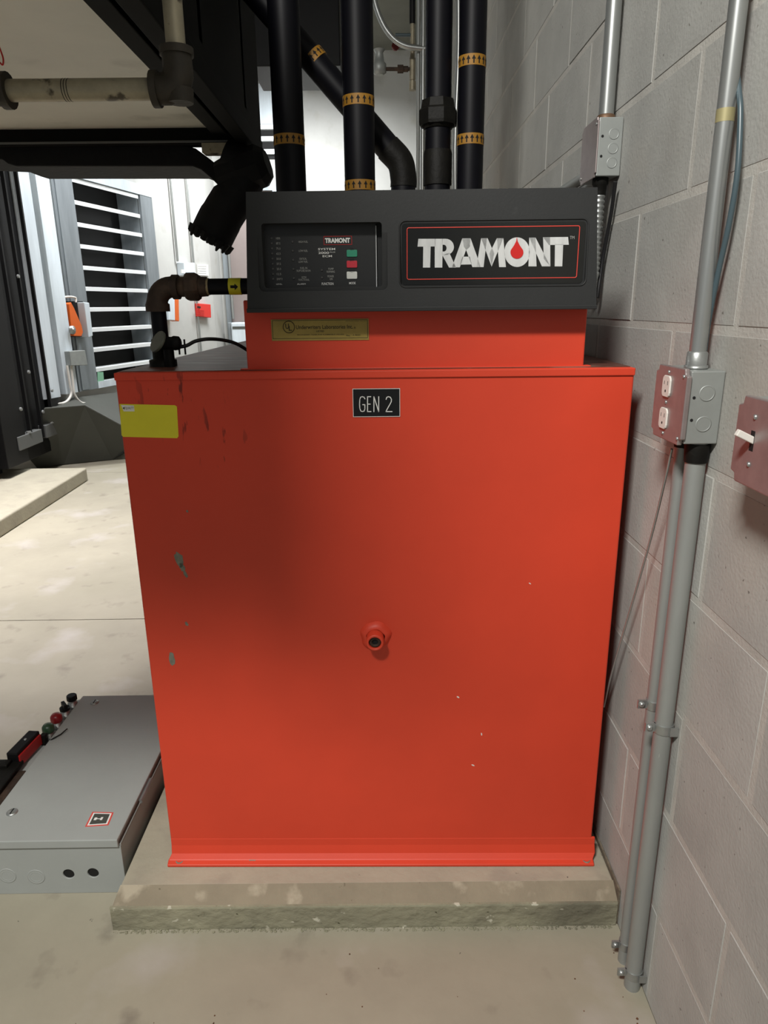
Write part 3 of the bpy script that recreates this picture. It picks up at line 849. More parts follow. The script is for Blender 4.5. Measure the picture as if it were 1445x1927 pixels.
# conduit above the outlet box
CB = (.4635, 1.024)
c1 = thing('conduit', 'shiny steel conduit rising from the top of the outlet box', 'conduit', (CB[0], CB[1], BZ1))
MB().cyl((0, 0, 0), (0, 0, 2.75), .0117, 20).build('tube', M['emt'], c1)
MB().rev((0, 0, 0), (0, 0, 1), [(0, .0165), (.004, .0165), (.004, .0145), (.022, .0145), (.024, .0122)], 20).build('connector', M['galv'], c1)
MB().cyl((0, .012, .014), (0, .030, .014), .0022, 8).rev((0, .026, .014), (0, 1, 0), [(0, .004), (.003, .0035)], 8).build('set_screw', M['galv'], c1)
zt_ = PX(1365, 218, .4635).z - BZ1
MB().rev((0, 0, zt_ - .008), (0, 0, 1), [(0, .0119), (.016, .0119)], 20).build('yellow_mark', M['ochrepaint'], c1)
# cable tucked behind it
cbp = [PX(1384, 120, .474), PX(1390, 170, .474), PX(1393, 215, .474), PX(1388, 320, .474), PX(1372, 420, .474), PX(1352, 510, .474), PX(1334, 600, .474), PX(1325, 665, .474)]
o = MB().tube(smooth_path(cbp), .0038, 10).build('cable', M['bluecable']); tag(o, 'thin dark blue-grey cable bowing beside the shiny wall conduit', 'cable')
# two conduits below
c2 = thing('conduit', 'thicker grey conduit running from the outlet box down to the floor', 'conduit', (.4705, 1.004, 0))
MB().cyl((0, 0, .0), (0, 0, BZ0 + .004), .0147, 20).build('tube', M['emtdull'], c2)
MB().rev((0, 0, BZ0 - .030), (0, 0, 1), [(0, .0165), (.024, .018), (.028, .018)], 20).build('connector', M['iron'], c2)
c2.location.z = 0
c3 = thing('conduit', 'thinner grey conduit beside the thicker one below the outlet box', 'conduit', (.4735, 1.058, 0))
MB().cyl((0, 0, .0), (0, 0, BZ0 + .004), .0117, 20).build('tube', M['emtdull'], c3)
MB().rev((0, 0, BZ0 - .018), (0, 0, 1), [(0, .0135), (.012, .015), (.016, .015)], 20).build('connector', M['iron'], c3)


def strap_local(parent, r, z):
    px_, py_ = parent.location.x, parent.location.y
    o = strap(parent, py_, z, r, px_)
    o.data.transform(Matrix.Translation((-px_, -py_, 0)))
    for ch in o.children: ch.data.transform(Matrix.Translation((-px_, -py_, 0)))


strap_local(c2, .0147, .565); strap_local(c3, .0117, .575)
strap_local(c2, .0147, .028); strap_local(c3, .0117, .034)
# thin wire from the box bottom to behind the tank
wp = [PX(1264, 845, .452), PX(1252, 900, .455), PX(1228, 1000, .462), PX(1200, 1100, .466), PX(1172, 1195, .468), PX(1150, 1270, .468), PX(1136, 1330, .468)]
o = MB().tube(smooth_path(wp), .0021, 8).build('thin_wire', M['emt']); tag(o, 'thin bare wire slanting from the outlet box to behind the tank', 'wire')
# switch box with toggle
sb = thing('light_switch', 'toggle switch with steel cover tinted with red reflection on the block wall at the frame edge', 'switch')
SY0, SY1, SZ0, SZ1 = .728, .834, 1.045, 1.150
MB().box((BX0 + .006, SY0 + .003, SZ0 + .003), (BX1, SY1 - .003, SZ1 - .003)).build('box_body', M['steelbox'], sb, .0015, 2)
so = cover(SY0, SY1, SZ0, SZ1, BX0 + .006, .0075, .012).build('cover_plate', M['redreflect'], sb, .002, 3)
sy = .793; sz = 1.100
for z in (1.128, 1.072): MB().rev((BX0 - .0015, sy, z), (-1, 0, 0), [(0, .0032), (.0014, .003), (.0024, .0012)], 12).build('screw', M['galv'], so)
MB().box((BX0 - .0016, sy - .0045, sz - .012), (BX0 - .0012, sy + .0045, sz + .012)).build('toggle_slot', M['dark'], so)
tg = MB(); tg.box((-.022, -.0035, -.004), (.004, .0035, .004), Matrix.Translation((BX0 - .001, sy, sz + .001)) @ Matrix.Rotation(.45, 4, 'Y')); tg.build('toggle', M['ivory'], sb, .001, 2)
# upper junction box
jb = thing('junction_box', 'square steel junction box on the block wall above the control box', 'electrical box')
JY0, JY1, JZ0, JZ1 = 1.520, 1.628, 1.502, 1.608
MB().box((.441, JY0, JZ0), (WX - .0005, JY1, JZ1)).build('box_body', M['steelbox'], jb, .0015, 2)
jc = cover(JY0 - .002, JY1 + .002, JZ0 - .002, JZ1 + .002, .441, .003, .008).build('cover_plate', M['redreflect'], jb, .0008, 2)
for (a, b) in ((JY0 + .01, JZ1 - .01), (JY1 - .01, JZ0 + .01)): MB().rev((.438, a, b), (-1, 0, 0), [(0, .003), (.0015, .0028)], 10).build('screw', M['galv'], jc)
for z in (1.578, 1.552, 1.526): knock(jb, .471, JY0, z, .0105)
for z in (1.574, 1.538): MB().rev((.4485, JY0 - .0002, z), (0, -1, 0), [(0, .0026), (.0004, .0026)], 10).build('pin_hole', M['dark'], jb)
c4 = thing('conduit', 'steel conduit rising from the junction box above the control box', 'conduit', (.4665, 1.567, JZ1))
MB().cyl((0, 0, 0), (0, 0, 2.3), .0150, 20).build('tube', M['emt'], c4)
MB().rev((0, 0, 0), (0, 0, 1), [(0, .018), (.012, .018), (.014, .0155)], 20).build('connector', M['brass'], c4)
# corrugated flexible conduit under it
fx = MB(); pr = []
zz0 = JZ0
n_ = 16
for i in range(n_): pr += [(-.030 - i * .010, .0085), (-.0335 - i * .010, .0118), (-.0365 - i * .010, .0118)]
pr.append((-.2, .0085))
f1 = thing('flexible_conduit', 'ribbed flexible metal conduit hanging below the junction box', 'conduit', (.458, 1.545, JZ0))
fx.rev((0, 0, 0), (0, 0, 1), pr[::-1], 16); fx.build('ribbed_tube', M['galv'], f1)
MB().rev((0, 0, 0), (0, 0, -1), [(0, .016), (.012, .016), (.015, .0135), (.032, .0125)], 16).build('connector', M['iron'], f1)
o = MB().tube(smooth_path([PX(1158, 342, .475), PX(1150, 400, .478), PX(1141, 450, .478), PX(1132, 500, .476), PX(1124, 560, .470)]), .0042, 8).build('cable', M['cable']); tag(o, 'black cable dropping along the wall behind the control box', 'cable')
o = MB().cyl((.466, JY1, 1.528), (.466, 4.2, 1.528), .0117, 16).cyl((.474, JY1, 1.508), (.474, 4.2, 1.508), .009, 12).build('conduit', M['emtdull']); tag(o, 'pair of horizontal conduits along the block wall behind the junction box', 'conduit')

# ================================================================== PIPES BEYOND
def far_tube(px0, py0, px1, py1, y, r, m, label, cat='conduit', name='conduit', group=None, n=12):
    o = MB().cyl(P(px0, py0, y), P(px1, py1, y), r, n).build(name, m); return tag(o, label, cat, group)


yq = 4.0
zc_ = 3.94
v0 = P(795, 340, yq)
o = MB().cyl((v0.x, yq, .0), (v0.x, yq, zc_), .0125, 14).build('conduit', M['emt']); tag(o, 'bright vertical steel conduit left of the union pipe, far side', 'conduit')
v0 = P(787, 340, yq)
o = MB().cyl((v0.x, yq + .03, .0), (v0.x, yq + .03, zc_), .010, 14).build('conduit', M['emtdull']); tag(o, 'dull vertical conduit just left of the bright one, far side', 'conduit')
v0 = P(857, 340, 3.3)
o = MB().tube([(v0.x + .004 * math.sin(i * .9), 3.3, .0 + i * .1) for i in range(40)], .0125, 10).build('conduit', M['emt']); tag(o, 'wavy bright flexible conduit between the two rightmost black pipes', 'conduit')
vv = thing('valve_assembly', 'brown valve manifold with hanging drip leg on the far wall', 'valve')
y_ = 4.1
MB().cyl(P(776, 40, y_), P(776, 168, y_), .012, 12).rev(P(776, 130, y_), (0, 0, 1), [(-.05, .016), (.05, .016)], 12).rev(P(776, 170, y_), (0, 0, 1), [(0, .018), (.04, .018)], 12).build('drip_leg', M['galvpipe'], vv)
MB().cyl(P(776, -60, y_), P(776, 45, y_), .016, 12).build('riser', M['black'], vv)
MB().cyl(P(708, 130, y_), P(775, 130, y_), .009, 12).rev(P(748, 130, y_), (1, 0, 0), [(0, .02), (.03, .02)], 8, 0, False).rev(P(757, 130, y_), (1, 0, 0), [(0, .014), (.03, .014)], 10).build('branch', M['malleable'], vv)
MB().rev(P(714, 141, y_), (0, 0, 1), [(0, .02), (.01, .036), (.05, .036), (.06, .025), (.10, .02), (.115, .03)], 14).build('valve_body', M['steelbox'], vv)
MB().cyl(P(744, 66, y_), P(776, 66, y_), .008, 10).build('lever', M['bluecable'], vv); MB().rev(P(744, 88, y_), (0, -1, 0), [(0, .02), (.01, .02)], 12).cyl(P(744, 88, y_), P(776, 88, y_), .004, 8).build('handle', M['lensdark'], vv)
o = MB().tube(smooth_path([P(700, -30, y_ - .1), P(707, 10, y_ - .1), P(722, 48, y_ - .1), P(742, 74, y_ - .1), P(765, 87, y_ - .1), P(800, 92, y_ - .1)]), .014, 12).build('flexible_hose', M['galv']); tag(o, 'silver flexible hose curving down to the far valve', 'hose')
# dark duct overhead at the back and the small wall grille
q0 = P(470, 125, 6.6); q1 = P(641, 125, 6.6)
o = MB().box((q0.x, 6.6, q0.z), (q1.x, 7.3, 4.155)).build('air_duct', M['black'], None, .01); tag(o, 'dark rectangular duct under the ceiling at the back', 'duct')
gr = thing('wall_grille', 'pale framed wall grille seen between overhead frame and leftmost pipe', 'grille')
g0 = P(478, 300, YB); g1 = P(519, 160, YB)
MB().box((g0.x, YB - .06, P(500, 236, YB).z), (g1.x, YB - .001, g1.z)).build('panel', M['sheet'], gr)
MB().box((g0.x, YB - .02, g0.z), (g1.x, YB - .001, P(500, 236, YB).z)).build('backing', M['dark'], gr)
for py in (246, 268, 292): z = P(500, py, YB).z; MB().box((g0.x, YB - .08, z), (g1.x, YB - .021, z + .05)).build('slat', M['blade'], gr)
o = MB().box((g0.x, YB - .2, P(500, 150, YB).z), (g1.x + .5, YB - .001, P(500, 127, YB).z)).build('lintel_beam', M['brown']); tag(o, 'reddish brown beam under the dark duct at the back', 'beam')

# ================================================================== LOUVRE
lv = thing('louver_damper', 'tall metal louver damper with open blades in the left wall', 'louver')
MB_ = MB(); kbox(MB_, K(112, 500), lvL, zB - .03, zT + .35, 0.002, .03); MB_.build('left_frame', M['sheetgrey'], lv)
mb = MB(); kbox(mb, lvR, K(293, 500), zB - .03, zT + .02, .002, .03); mb.build('right_frame', M['sheetgrey'], lv)
mb = MB(); kbox(mb, lvL, K(293, 500), zT - .06, zT + .035, .002, .035); mb.build('head_frame', M['sheet'], lv)
mb = MB(); kbox(mb, lvL, lvR, zB - .03, zB + .03, .002, .035); mb.build('sill_frame', M['sheet'], lv)
mb = MB(); kbox(mb, lvR - U * .02, lvR, zB, zT, -.22, 0); mb.build('jamb', M['sheetgrey'], lv)
mb = MB(); kbox(mb, lvL, lvR, zB, zT, -.235, -.23); mb.build('backing', M['dark'], lv)  # black sheet stands in for the unlit space behind the blades
ztp = K(144.6, 341).z; zbt = K(188.6, 694.5).z
for i in range(10):
    z = ztp + (zbt - ztp) * i / 9
    a = Vector((lvL.x, lvL.y, z)); b = Vector((lvR.x, lvR.y, z)) - U * .02
    mb = MB(); dn = UN * -.085 + Vector((0, 0, -.055)); up = Vector((0, 0, .010))
    V_ = lambda o, h: a + UN * o + Vector((0, 0, h))
    mb.prism([V_(.018, -.018), V_(.020, .014), V_(.012, .017), V_(-.075, .019), V_(-.075, .013), V_(.010, .010), V_(.012, -.018)], b - a)
    mb.build('blade', M['blade'], lv)
# light duct panels left of the louvre
for (x0, x1, o1, m_, lb) in ((20, 53, .16, 'sheet', 'bright sheet metal wall panel farthest left behind the black machine'), (65, 90, .10, 'sheet', 'narrow bright sheet metal panel beside the louver frame'), (54, 62, .03, 'sheetgrey', 'dark vertical seam strip between the bright sheet panels')):
    mb = MB(); kbox(mb, K(x0, 320, o1), K(x1, 320, o1), K(60, 750).z, 3.9, .002, o1); o = mb.build('duct_panel', M[m_]); tag(o, lb, 'panel')
mb = MB(); kbox(mb, K(92, 320, .0), K(107, 320, .0), K(60, 750).z, 3.9, .002, .04); o = mb.build('duct_panel', M['sheetgrey']); tag(o, 'grey folded sheet panel directly left of the louver frame', 'panel')
# dark plinth under the louver
pa = [K(80, 766, .02), K(137, 748, .02), K(300, 728, .02)]
pf = [K(84, 768, .22), K(160, 762, .40), K(262, 818, .70)]
bt = [Vector((p.x, p.y, 0)) - UN * .28 for p in pf]  # foot pulled inward so the front face darkens into shade
mb = MB(); mb.add([*pa, *pf, *bt, Vector((pa[0].x, pa[0].y, 0)), Vector((pa[2].x, pa[2].y, 0))],
                  [(0, 3, 4, 1), (1, 4, 5, 2), (3, 6, 7, 4), (4, 7, 8, 5), (0, 9, 6, 3), (2, 5, 8, 10), (9, 10, 8, 7, 6), (0, 1, 2, 10, 9)])
o = mb.build('sloped_plinth', M['plinth'], None, .01, 2); tag(o, 'dark grey sloping plinth on the floor below the louver', 'plinth')
# actuators and boxes
def kp(px, py, off): return K(px, py, off)


act = thing('damper_actuator', 'orange and grey damper actuator on the left louver frame', 'actuator')
q = [kp(x, y, .06) for x, y in ((120, 572), (124, 569), (130, 580), (144, 612), (147, 625), (144, 633), (130, 632), (125, 625))]
MB().prism(q, UN * .05).build('orange_cover', M['orange'], act, .004)
q = [kp(x, y, .04) for x, y in ((141, 569), (151, 570), (158, 632), (150, 635))]
MB().prism(q, UN * .09).build('grey_case', M['sheet'], act, .005)
MB().rev(kp(134, 621, .115), UN, [(0, .035), (.02, .035), (.02, .015), (.035, .012)], 14).build('shaft_clamp', M['galv'], act)
q = [kp(x, y, .032) for x, y in ((121, 567), (150, 567), (157, 634), (128, 634))]
MB().prism(q, UN * .03).build('back_plate', M['dark'], act)
MB().tube(smooth_path([kp(143, 569, .08), kp(141, 560, .08), kp(122, 559, .08), kp(108, 566, .08), kp(112, 600, .08), kp(121, 640, .08), kp(126, 658, .08)]), .009, 8).build('cable', M['ivory'], act)
bx = thing('junction_box', 'small grey box left of the louver foot with two conduits spreading below', 'electrical box')
q = [kp(x, y, .05) for x, y in ((111, 661), (141, 659), (146, 687), (115, 688))]
MB().prism(q, UN * .1).build('box_body', M['steelbox'], bx, .004)
for pts_ in ([(126, 688), (131, 720), (134, 740), (128, 753), (117, 759), (100, 760)], [(134, 688), (137, 720), (140, 742), (149, 755), (158, 759), (170, 758)]):
    MB().tube(smooth_path([kp(x, y, .12) for x, y in pts_]), .011, 8).build('conduit_leg', M['ivory'], bx)
for q4, lb in (([(183, 700), (194, 700), (196, 724), (184, 724)], 'pale green tape patch at the foot of the louver frame'), ([(154, 575), (161, 575), (163, 592), (156, 592)], 'dark green tape patch beside the orange actuator')):
    o = MB().prism([kp(x, y, .0305) for x, y in q4], UN * .002).build('tape_patch', M['greentape']); tag(o, lb, 'tape')
# far wall: conduits, boxes, alarm
far_ = lambda px, py, off=.03: K(px, py, off)
c = thing('conduit', 'thin vertical conduit on the pale wall right of the louver, ending in a small box', 'conduit')
MB().cyl(Vector((far_(334, 490).x, far_(334, 490).y, far_(334, 492).z)), Vector((far_(334, 490).x, far_(334, 490).y, 3.9)), .013, 10).build('tube', M['emt'], c)
o = thing('junction_box', 'small bluish white box at the end of the thin wall conduit', 'electrical box')
MB().prism([K(x, y, .004) for x, y in ((332, 494), (353, 495), (355, 518), (334, 519))], UN * .09).build('box_body', M['sheet'], o, .006)
MB().prism([K(x, y, .096) for x, y in ((340, 507), (347, 507), (347, 514), (340, 514))], UN * .012).build('sensor_button', M['white'], o)
q = far_(363, 480)
o = MB().cyl((q.x, q.y, .3), (q.x, q.y, 3.9), .012, 10).build('conduit', M['emt']); tag(o, 'second thin vertical conduit passing behind the rusty union', 'conduit')
o = thing('wall_placard', 'small white paper notice on the pale wall above the rusty union', 'sign')
MB().prism([K(x, y, .004) for x, y in ((370, 497), (390, 498), (391, 519), (371, 518))], UN * .012).build('sheet_paper', M['white'], o)
mb = MB()
for i in range(4):
    y = 501 + i * 4.2; mb.prism([K(x, yy, .0165) for x, yy in ((372.5, y), (388, y + .3), (388, y + 1.1), (372.5, y + .8))], UN * .001)
mb.build('print_lines', M['dimwhite'], o)
al = thing('alarm_horn', 'small red fire alarm device on the pale wall under the rusty union', 'alarm')
MB().prism([K(x, y, .004) for x, y in ((366, 571), (388, 573), (389, 598), (368, 596))], UN * .06).build('red_case', M['redbox'], al, .006)
MB().prism([K(x, y, .065) for x, y in ((371, 576), (377, 576.6), (377, 580), (371, 579.5))], UN * .004).build('window', M['dark'], al)
mb = MB()
for i in range(4):
    y = 583 + i * 3.2; mb.prism([K(x, yy, .065) for x, yy in ((368, y), (384, y + 1), (384, y + 2), (368, y + 1))], UN * .003)
mb.build('grille_line', M['redprint'], al)
ac = thing('damper_actuator', 'orange and white actuator half hidden behind the black riser pipe', 'actuator')
MB().prism([K(x, y, .03) for x, y in ((302, 556), (316, 557), (317, 603), (305, 602))], UN * .08).build('white_case', M['sheet'], ac, .005)
MB().prism([K(x, y, .03) for x, y in ((316, 557), (323, 557), (324, 605), (317, 603))], UN * .085).build('orange_cover', M['orange'], ac, .005)
MB().tube(smooth_path([K(322, 563, .1), K(332, 560, .1), K(340, 552, .1), K(345, 545, .1)]), .010, 8).build('cable', M['cable'], ac)
o = MB().tube(smooth_path([K(278, 300, .04), K(280, 314, .04), K(288, 320, .04), K(302, 318, .04), K(318, 314, .04)]), .010, 8).build('cable', M['ivory']); tag(o, 'loop of pale cable high on the wall right of the louver', 'cable')
q = P(432, 500, YB - .08)
o = MB().cyl((q.x, q.y, P(437, 600, YB - .08).z), (q.x, q.y, 3.9), .016, 10).build('conduit', M['emt']); tag(o, 'vertical conduit in front of the brown door panel', 'conduit')
pp = thing('door_closer_housing', 'small bright metal housing seen left of the control box', 'housing')
a = P(441, 645, YB - .1); b = P(466, 606, YB - .1)
MB().box((a.x, YB - .25, a.z), (b.x, YB - .03, b.z)).build('case', M['sheet'], pp, .02, 3)
MB().box((a.x - .05, YB - .2, a.z - .05), (a.x, YB - .08, b.z)).build('side_bracket', M['sheetgrey'], pp, .01)
MB().box((a.x + .02, YB - .256, b.z - .08), (b.x, YB - .25, b.z - .05)).build('face_band', M['plinth'], pp)

# ================================================================== OVERHEAD FRAME (dark box up left)
oh = thing('overhead_duct_box', 'dark steel framed box hanging overhead at upper left with pale underside', 'duct')
ZU = P(400, 240, 2.6).z; XR = -.553; YF = 2.6; YN = .22
MB().box((-2.6, YN, ZU), (XR, YF, ZU + .02)).build('underside_panel', M['underside'], oh)
zb_ = P(440, 270, YF).z
MB().box((-2.6, YF, zb_), (-.40, YF + .06, ZU + .02)).build('end_channel', M['mattblack'], oh, .004)
MB().box((XR, YN, ZU - .022), (XR + .05, YF, ZU + .03)).build('side_channel', M['mattblack'], oh, .003)
MB().box((XR + .05, YN, ZU + .01), (XR + .115, YF, ZU + .02)).build('web_plate', M['mattblack'], oh, .002)
MB().box((-.44, YN, P(490, 290, YF).z), (-.395, YF + .06, P(490, 290, YF).z + .05)).build('outer_angle', M['mattblack'], oh, .003)
MB().box((-.405, YN, P(490, 290, YF).z + .04), (-.397, YF + .05, 2.25)).build('side_panel', M['mattblack'], oh)
for yy in (.7, 1.25, 1.8, 2.35): MB().box((-.44, yy, ZU), (-.397, yy + .03, 2.25)).build('stiffener', M['mattblack'], oh)
MB().box((-2.6, YF + .02, ZU), (-.40, YF + .055, 2.25)).build('back_panel', M['mattblack'], oh)
MB().box((-2.6, YN, 2.23), (-.40, YF + .06, 2.26)).build('top_panel', M['mattblack'], oh)
MB().box((-2.6, YN, ZU), (-.40, YN + .03, 2.25)).build('front_panel', M['mattblack'], oh)
for yy in (1.0, 1.7): 
    q = P(176, 214, YF); MB().rev((q.x - .1 * yy, yy + .4, ZU - .001), (0, 0, -1), [(0, .008), (.004, .006)], 10).build('rivet', M['malleable'], oh)
MB().box((-2.6, YF - .006, P(300, 266, YF - .006).z - .004), (P(470, 266, YF).x, YF - .001, P(300, 266, YF - .006).z + .002)).build('edge_lip', M['bracket'], oh)
# rounded collar under the far edge
yc = YF + .03
pts_ = [(-80, 272), (345, 272), (368, 279), (392, 297), (424, 322), (450, 346), (438, 372), (424, 362), (398, 336), (378, 319), (362, 313), (30, 313), (14, 308), (4, 300), (-80, 296)]
q = [P(x, y, yc) for x, y in pts_]
cl = MB().prism(q, (0, .25, 0)).build('flexible_collar', M['rubber'], oh, .004); cl['label'] = 'rounded black rubber collar under the far edge'
MB().box((P(380, 268, YF).x, YF - .01, P(380, 288, YF).z), (P(455, 268, YF).x, YF + .05, P(380, 270, YF).z)).build('corner_plate', M['galvpipe'], oh)
# hose hanging from the corner
hs = thing('rubber_hose', 'thick black rubber hose with a ragged cut end hanging from the overhead corner', 'hose')
yh = 2.45
hp = smooth_path([P(425, 292, yh), P(462, 312, yh), P(462, 338, yh), P(436, 378, yh), P(415, 412, yh), P(397, 448, yh)], 6)
MB().tube(hp, [.055] * 6 + [.06] * 6 + [.062] * 6 + [.068] * 6 + [.070] * 7, 14).build('hose_body', M['rubber'], hs)
MB().rev(P(464, 322, yh), Vector((.9, -.1, .25)), [(-.09, .055), (-.02, .068), (.05, .066), (.075, .045)], 9, .3, False).build('clamp_knuckle', M['rubber'], hs)
rg = MB()
e0 = hp[-1]; dv = (hp[-1] - hp[-3]).normalized(); aa = dv.orthogonal().normalized(); bb = dv.cross(aa)
for i in range(16):
    t = 2 * PI * i / 16; c_ = e0 + (aa * math.cos(t) + bb * math.sin(t)) * .066
    rg.rev(c_, dv, [(-.01, .014), (.004 + .012 * random.random(), .010), (.016 + .01 * random.random(), .003)], 6, random.random(), False)
rg.build('ragged_end', M['rubber'], hs)
# pipe in front of and below the box
pk = thing('galvanized_pipe_run', 'old galvanized pipe with rusty tee passing under the overhead box', 'pipe')
yk = 1.36
tk = P(337, 158, yk); lk_ = P(-120, 176, yk); zk = P(290, 168, yk).z
MB().cyl((lk_.x, yk, zk), (tk.x, yk, zk), .0175, 18).build('pipe', M['galvpipe'], pk)
MB().cyl((tk.x, yk, zk), (tk.x, yk, 2.6), .0167, 18).build('riser', M['galvpipe'], pk)
e = [Vector((tk.x - .045, yk, zk)), Vector((tk.x - .02, yk, zk)), Vector((tk.x - .004, yk, zk + .006)), Vector((tk.x, yk, zk + .022)), Vector((tk.x, yk, zk + .055))]
MB().tube(e, [.025, .025, .027, .026, .025], 18).rev((tk.x - .047, yk, zk), (1, 0, 0), [(0, .029), (.012, .029)], 18).rev((tk.x, yk, zk + .05), (0, 0, 1), [(0, .029), (.012, .029)], 18).rev((tk.x, yk, zk), (0, 0, -1), [(0, .024), (.022, .022)], 16).build('tee', M['teeiron'], pk)
q = P(8, 172, yk)
MB().rev((q.x - .05, yk, zk), (1, 0, 0), [(0, .024), (.045, .024), (.046, .029), (.060, .029)], 18).build('tee', M['teeiron'], pk)
mk = MB()
for i in range(3): mk.rev((P(122 + i * 5, 170, yk).x, yk, zk), (1, 0, 0), [(0, .0178), (.0012, .0178)], 18)
mk.build('scribed_rings', M['dark'], pk)
o = MB().tube(smooth_path([P(-8, 70, 1.5), P(0, 92, 1.5), P(6, 110, 1.5), P(5, 122, 1.5), P(-2, 116, 1.5)]), .0016, 6).build('wire_loop', M['redprint']); tag(o, 'small dark red wire loop hanging at the left frame edge', 'wire')

# ================================================================== LEFT: machine on its pad
ep = thing('concrete_pad', 'bright concrete pad at far left under the black machine', 'pad')
pz = .10
A = EY + ray(0, 978) * ((pz - EYE) / ray(0, 978).z); B = EY + ray(163, 880) * ((pz - EYE) / ray(163, 880).z)
dA = (A - B).normalized()
q = [B, B + dA * 4.4, Vector((-2.95, (B + dA * 4.4).y, pz)), Vector((-2.95, B.y, pz))]
bot = [Vector((v.x, v.y, .0)) for v in q]
MB().prism(bot, (0, 0, pz)).build('slab', M['pad'], ep, .012, 3)
rm = thing('generator_radiator', 'tall black generator radiator housing with vertical flanges at far left', 'machine')
def rx(px, py, x=-2.65): return PX(px, py, x)
for (xa, xb, zlo, m_, nm) in ((-160, -20, 868, 'black', 'side_sheet'), (-20, 24, 878, 'black', 'flange_post'), (30, 82, 858, 'black', 'flange_post'), (86, 104, 836, 'black', 'flange_post')):
    a = rx(xa, 700); b = rx(xb, 700); zl = rx(max(xb, 1), zlo).z
    xo = {-160: -.04, -20: .02, 30: -.03, 86: .0}[xa]
    MB().box((-2.72, a.y, max(zl, pz + .02)), (-2.65 + xo, b.y, 3.2)).build(nm, M[m_], rm, .004)
for (x_, m_) in ((18, 'galv'), (42, 'galv'), (66, 'galv')):
    a = rx(x_, 600); MB().box((-2.65, a.y, .3), (-2.625, a.y + .02, 3.2)).build('vertical_rib', M['black'], rm)
a = rx(-20, 600); b = rx(104, 600)
MB().box((-2.95, a.y, .35), (-2.74, 5.0, 3.2)).build('core', M['black'], rm)
for (x0, x1, y_) in ((25, 72, 815), (78, 106, 796)):
    a = rx(x0, y_); b = rx(x1, y_); z = (a.z + b.z) / 2
    MB().box((-2.70, a.y, z - .10), (-2.62, b.y, z)).build('foot_bracket', M['bracket'], rm, .004)
    MB().rev((-2.63, (a.y + b.y) / 2, z), (0, 0, 1), [(0, .02), (.015, .018)], 8, 0, False).build('bolt', M['galv'], rm)
for (x_, y_) in ((28, 520), (48, 700), (92, 735), (33, 770), (75, 775)):
    a = rx(x_, y_); MB().rev(a + Vector((.02, 0, 0)), (1, 0, 0), [(0, .014), (.012, .012)], 8, 0, False).build('bolt', M['galv'], rm)
MB().box((-2.94, 4.0, pz), (-2.8, 5.0, .35)).build('skid', M['black'], rm)

# ================================================================== GREY ENCLOSURE ON THE FLOOR
en = thing('control_enclosure', 'flat grey steel control enclosure lying on the floor left of the pad', 'enclosure', (-.58, 1.243, 0))
# local: x from -.36 to 0 (right edge), y 0..0.585
EW, EL, EH = .352, .585, .133
body = MB().box((-EW, 0, 0), (0, EL, EH))
ho = [MB().rev((Y_.x + .58, -.01, Y_.z), (0, 1, 0), [(0, .0125), (.06, .0125)], 24) for Y_ in (P(129, 1645, 1.243), P(175, 1643, 1.243))]
bo = boolean_cut(body, ho, 'enclosure_body', M['grey'], en, .0012)
for Y_ in (P(129, 1645, 1.243), P(175, 1643, 1.243)): MB().rev((Y_.x + .58, .0030, Y_.z), (0, 1, 0), [(0, .0124), (.05, .0124)], 24).build('hole_shade', M['dark'], en)  # dark plug just inside each hole stands in for its shade
for px, py in ((68, 1650), (14, 1648), (-30, 1646)):
    v = P(px, py, 1.243)
    MB().rev((v.x + .58, 0, v.z), (0, -1, 0), [(0, .0195), (.0004, .0195), (.0008, .018), (.0004, .017), (.0004, .0135), (.0008, .0125), (.0002, .0115)], 28).build('knockout', M['grey'], en)
LZ0, LZ1 = EH + .004, EH + .0155
lid = MB().box((-.318, -.006, LZ0 - .009), (-.003, EL - .004, LZ1)).build('lid', M['grey'], en, .002, 2)
MB().box((-.012, .0, EH), (-.001, EL - .01, EH + .006)).build('lid_gasket', M['malleable'], en)
MB().cyl((.001, .13, EH + .003), (.001, .21, EH + .003), .0052, 12).build('hinge', M['galv'], en)
MB().cyl((.001, .43, EH + .003), (.001, .51, EH + .003), .0052, 12).build('hinge', M['galv'], en)
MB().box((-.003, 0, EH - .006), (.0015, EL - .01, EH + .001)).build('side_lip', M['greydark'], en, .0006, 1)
for (px, py) in ((178, 1322), (23, 1529)):
    d_ = ray(px, py); v = EY + d_ * ((LZ1 - EYE) / d_.z); vl = v - en.location
    sc = MB().rev((vl.x, vl.y, LZ1), (0, 0, 1), [(0, .0125), (.002, .012), (.0035, .009), (.004, .0)], 22).build('lid_screw', M['galv'], en)
    MB().box((vl.x - .0012, vl.y - .009, LZ1 + .0035), (vl.x + .0012, vl.y + .009, LZ1 + .0044)).build('screw_slot', M['dark'], sc)
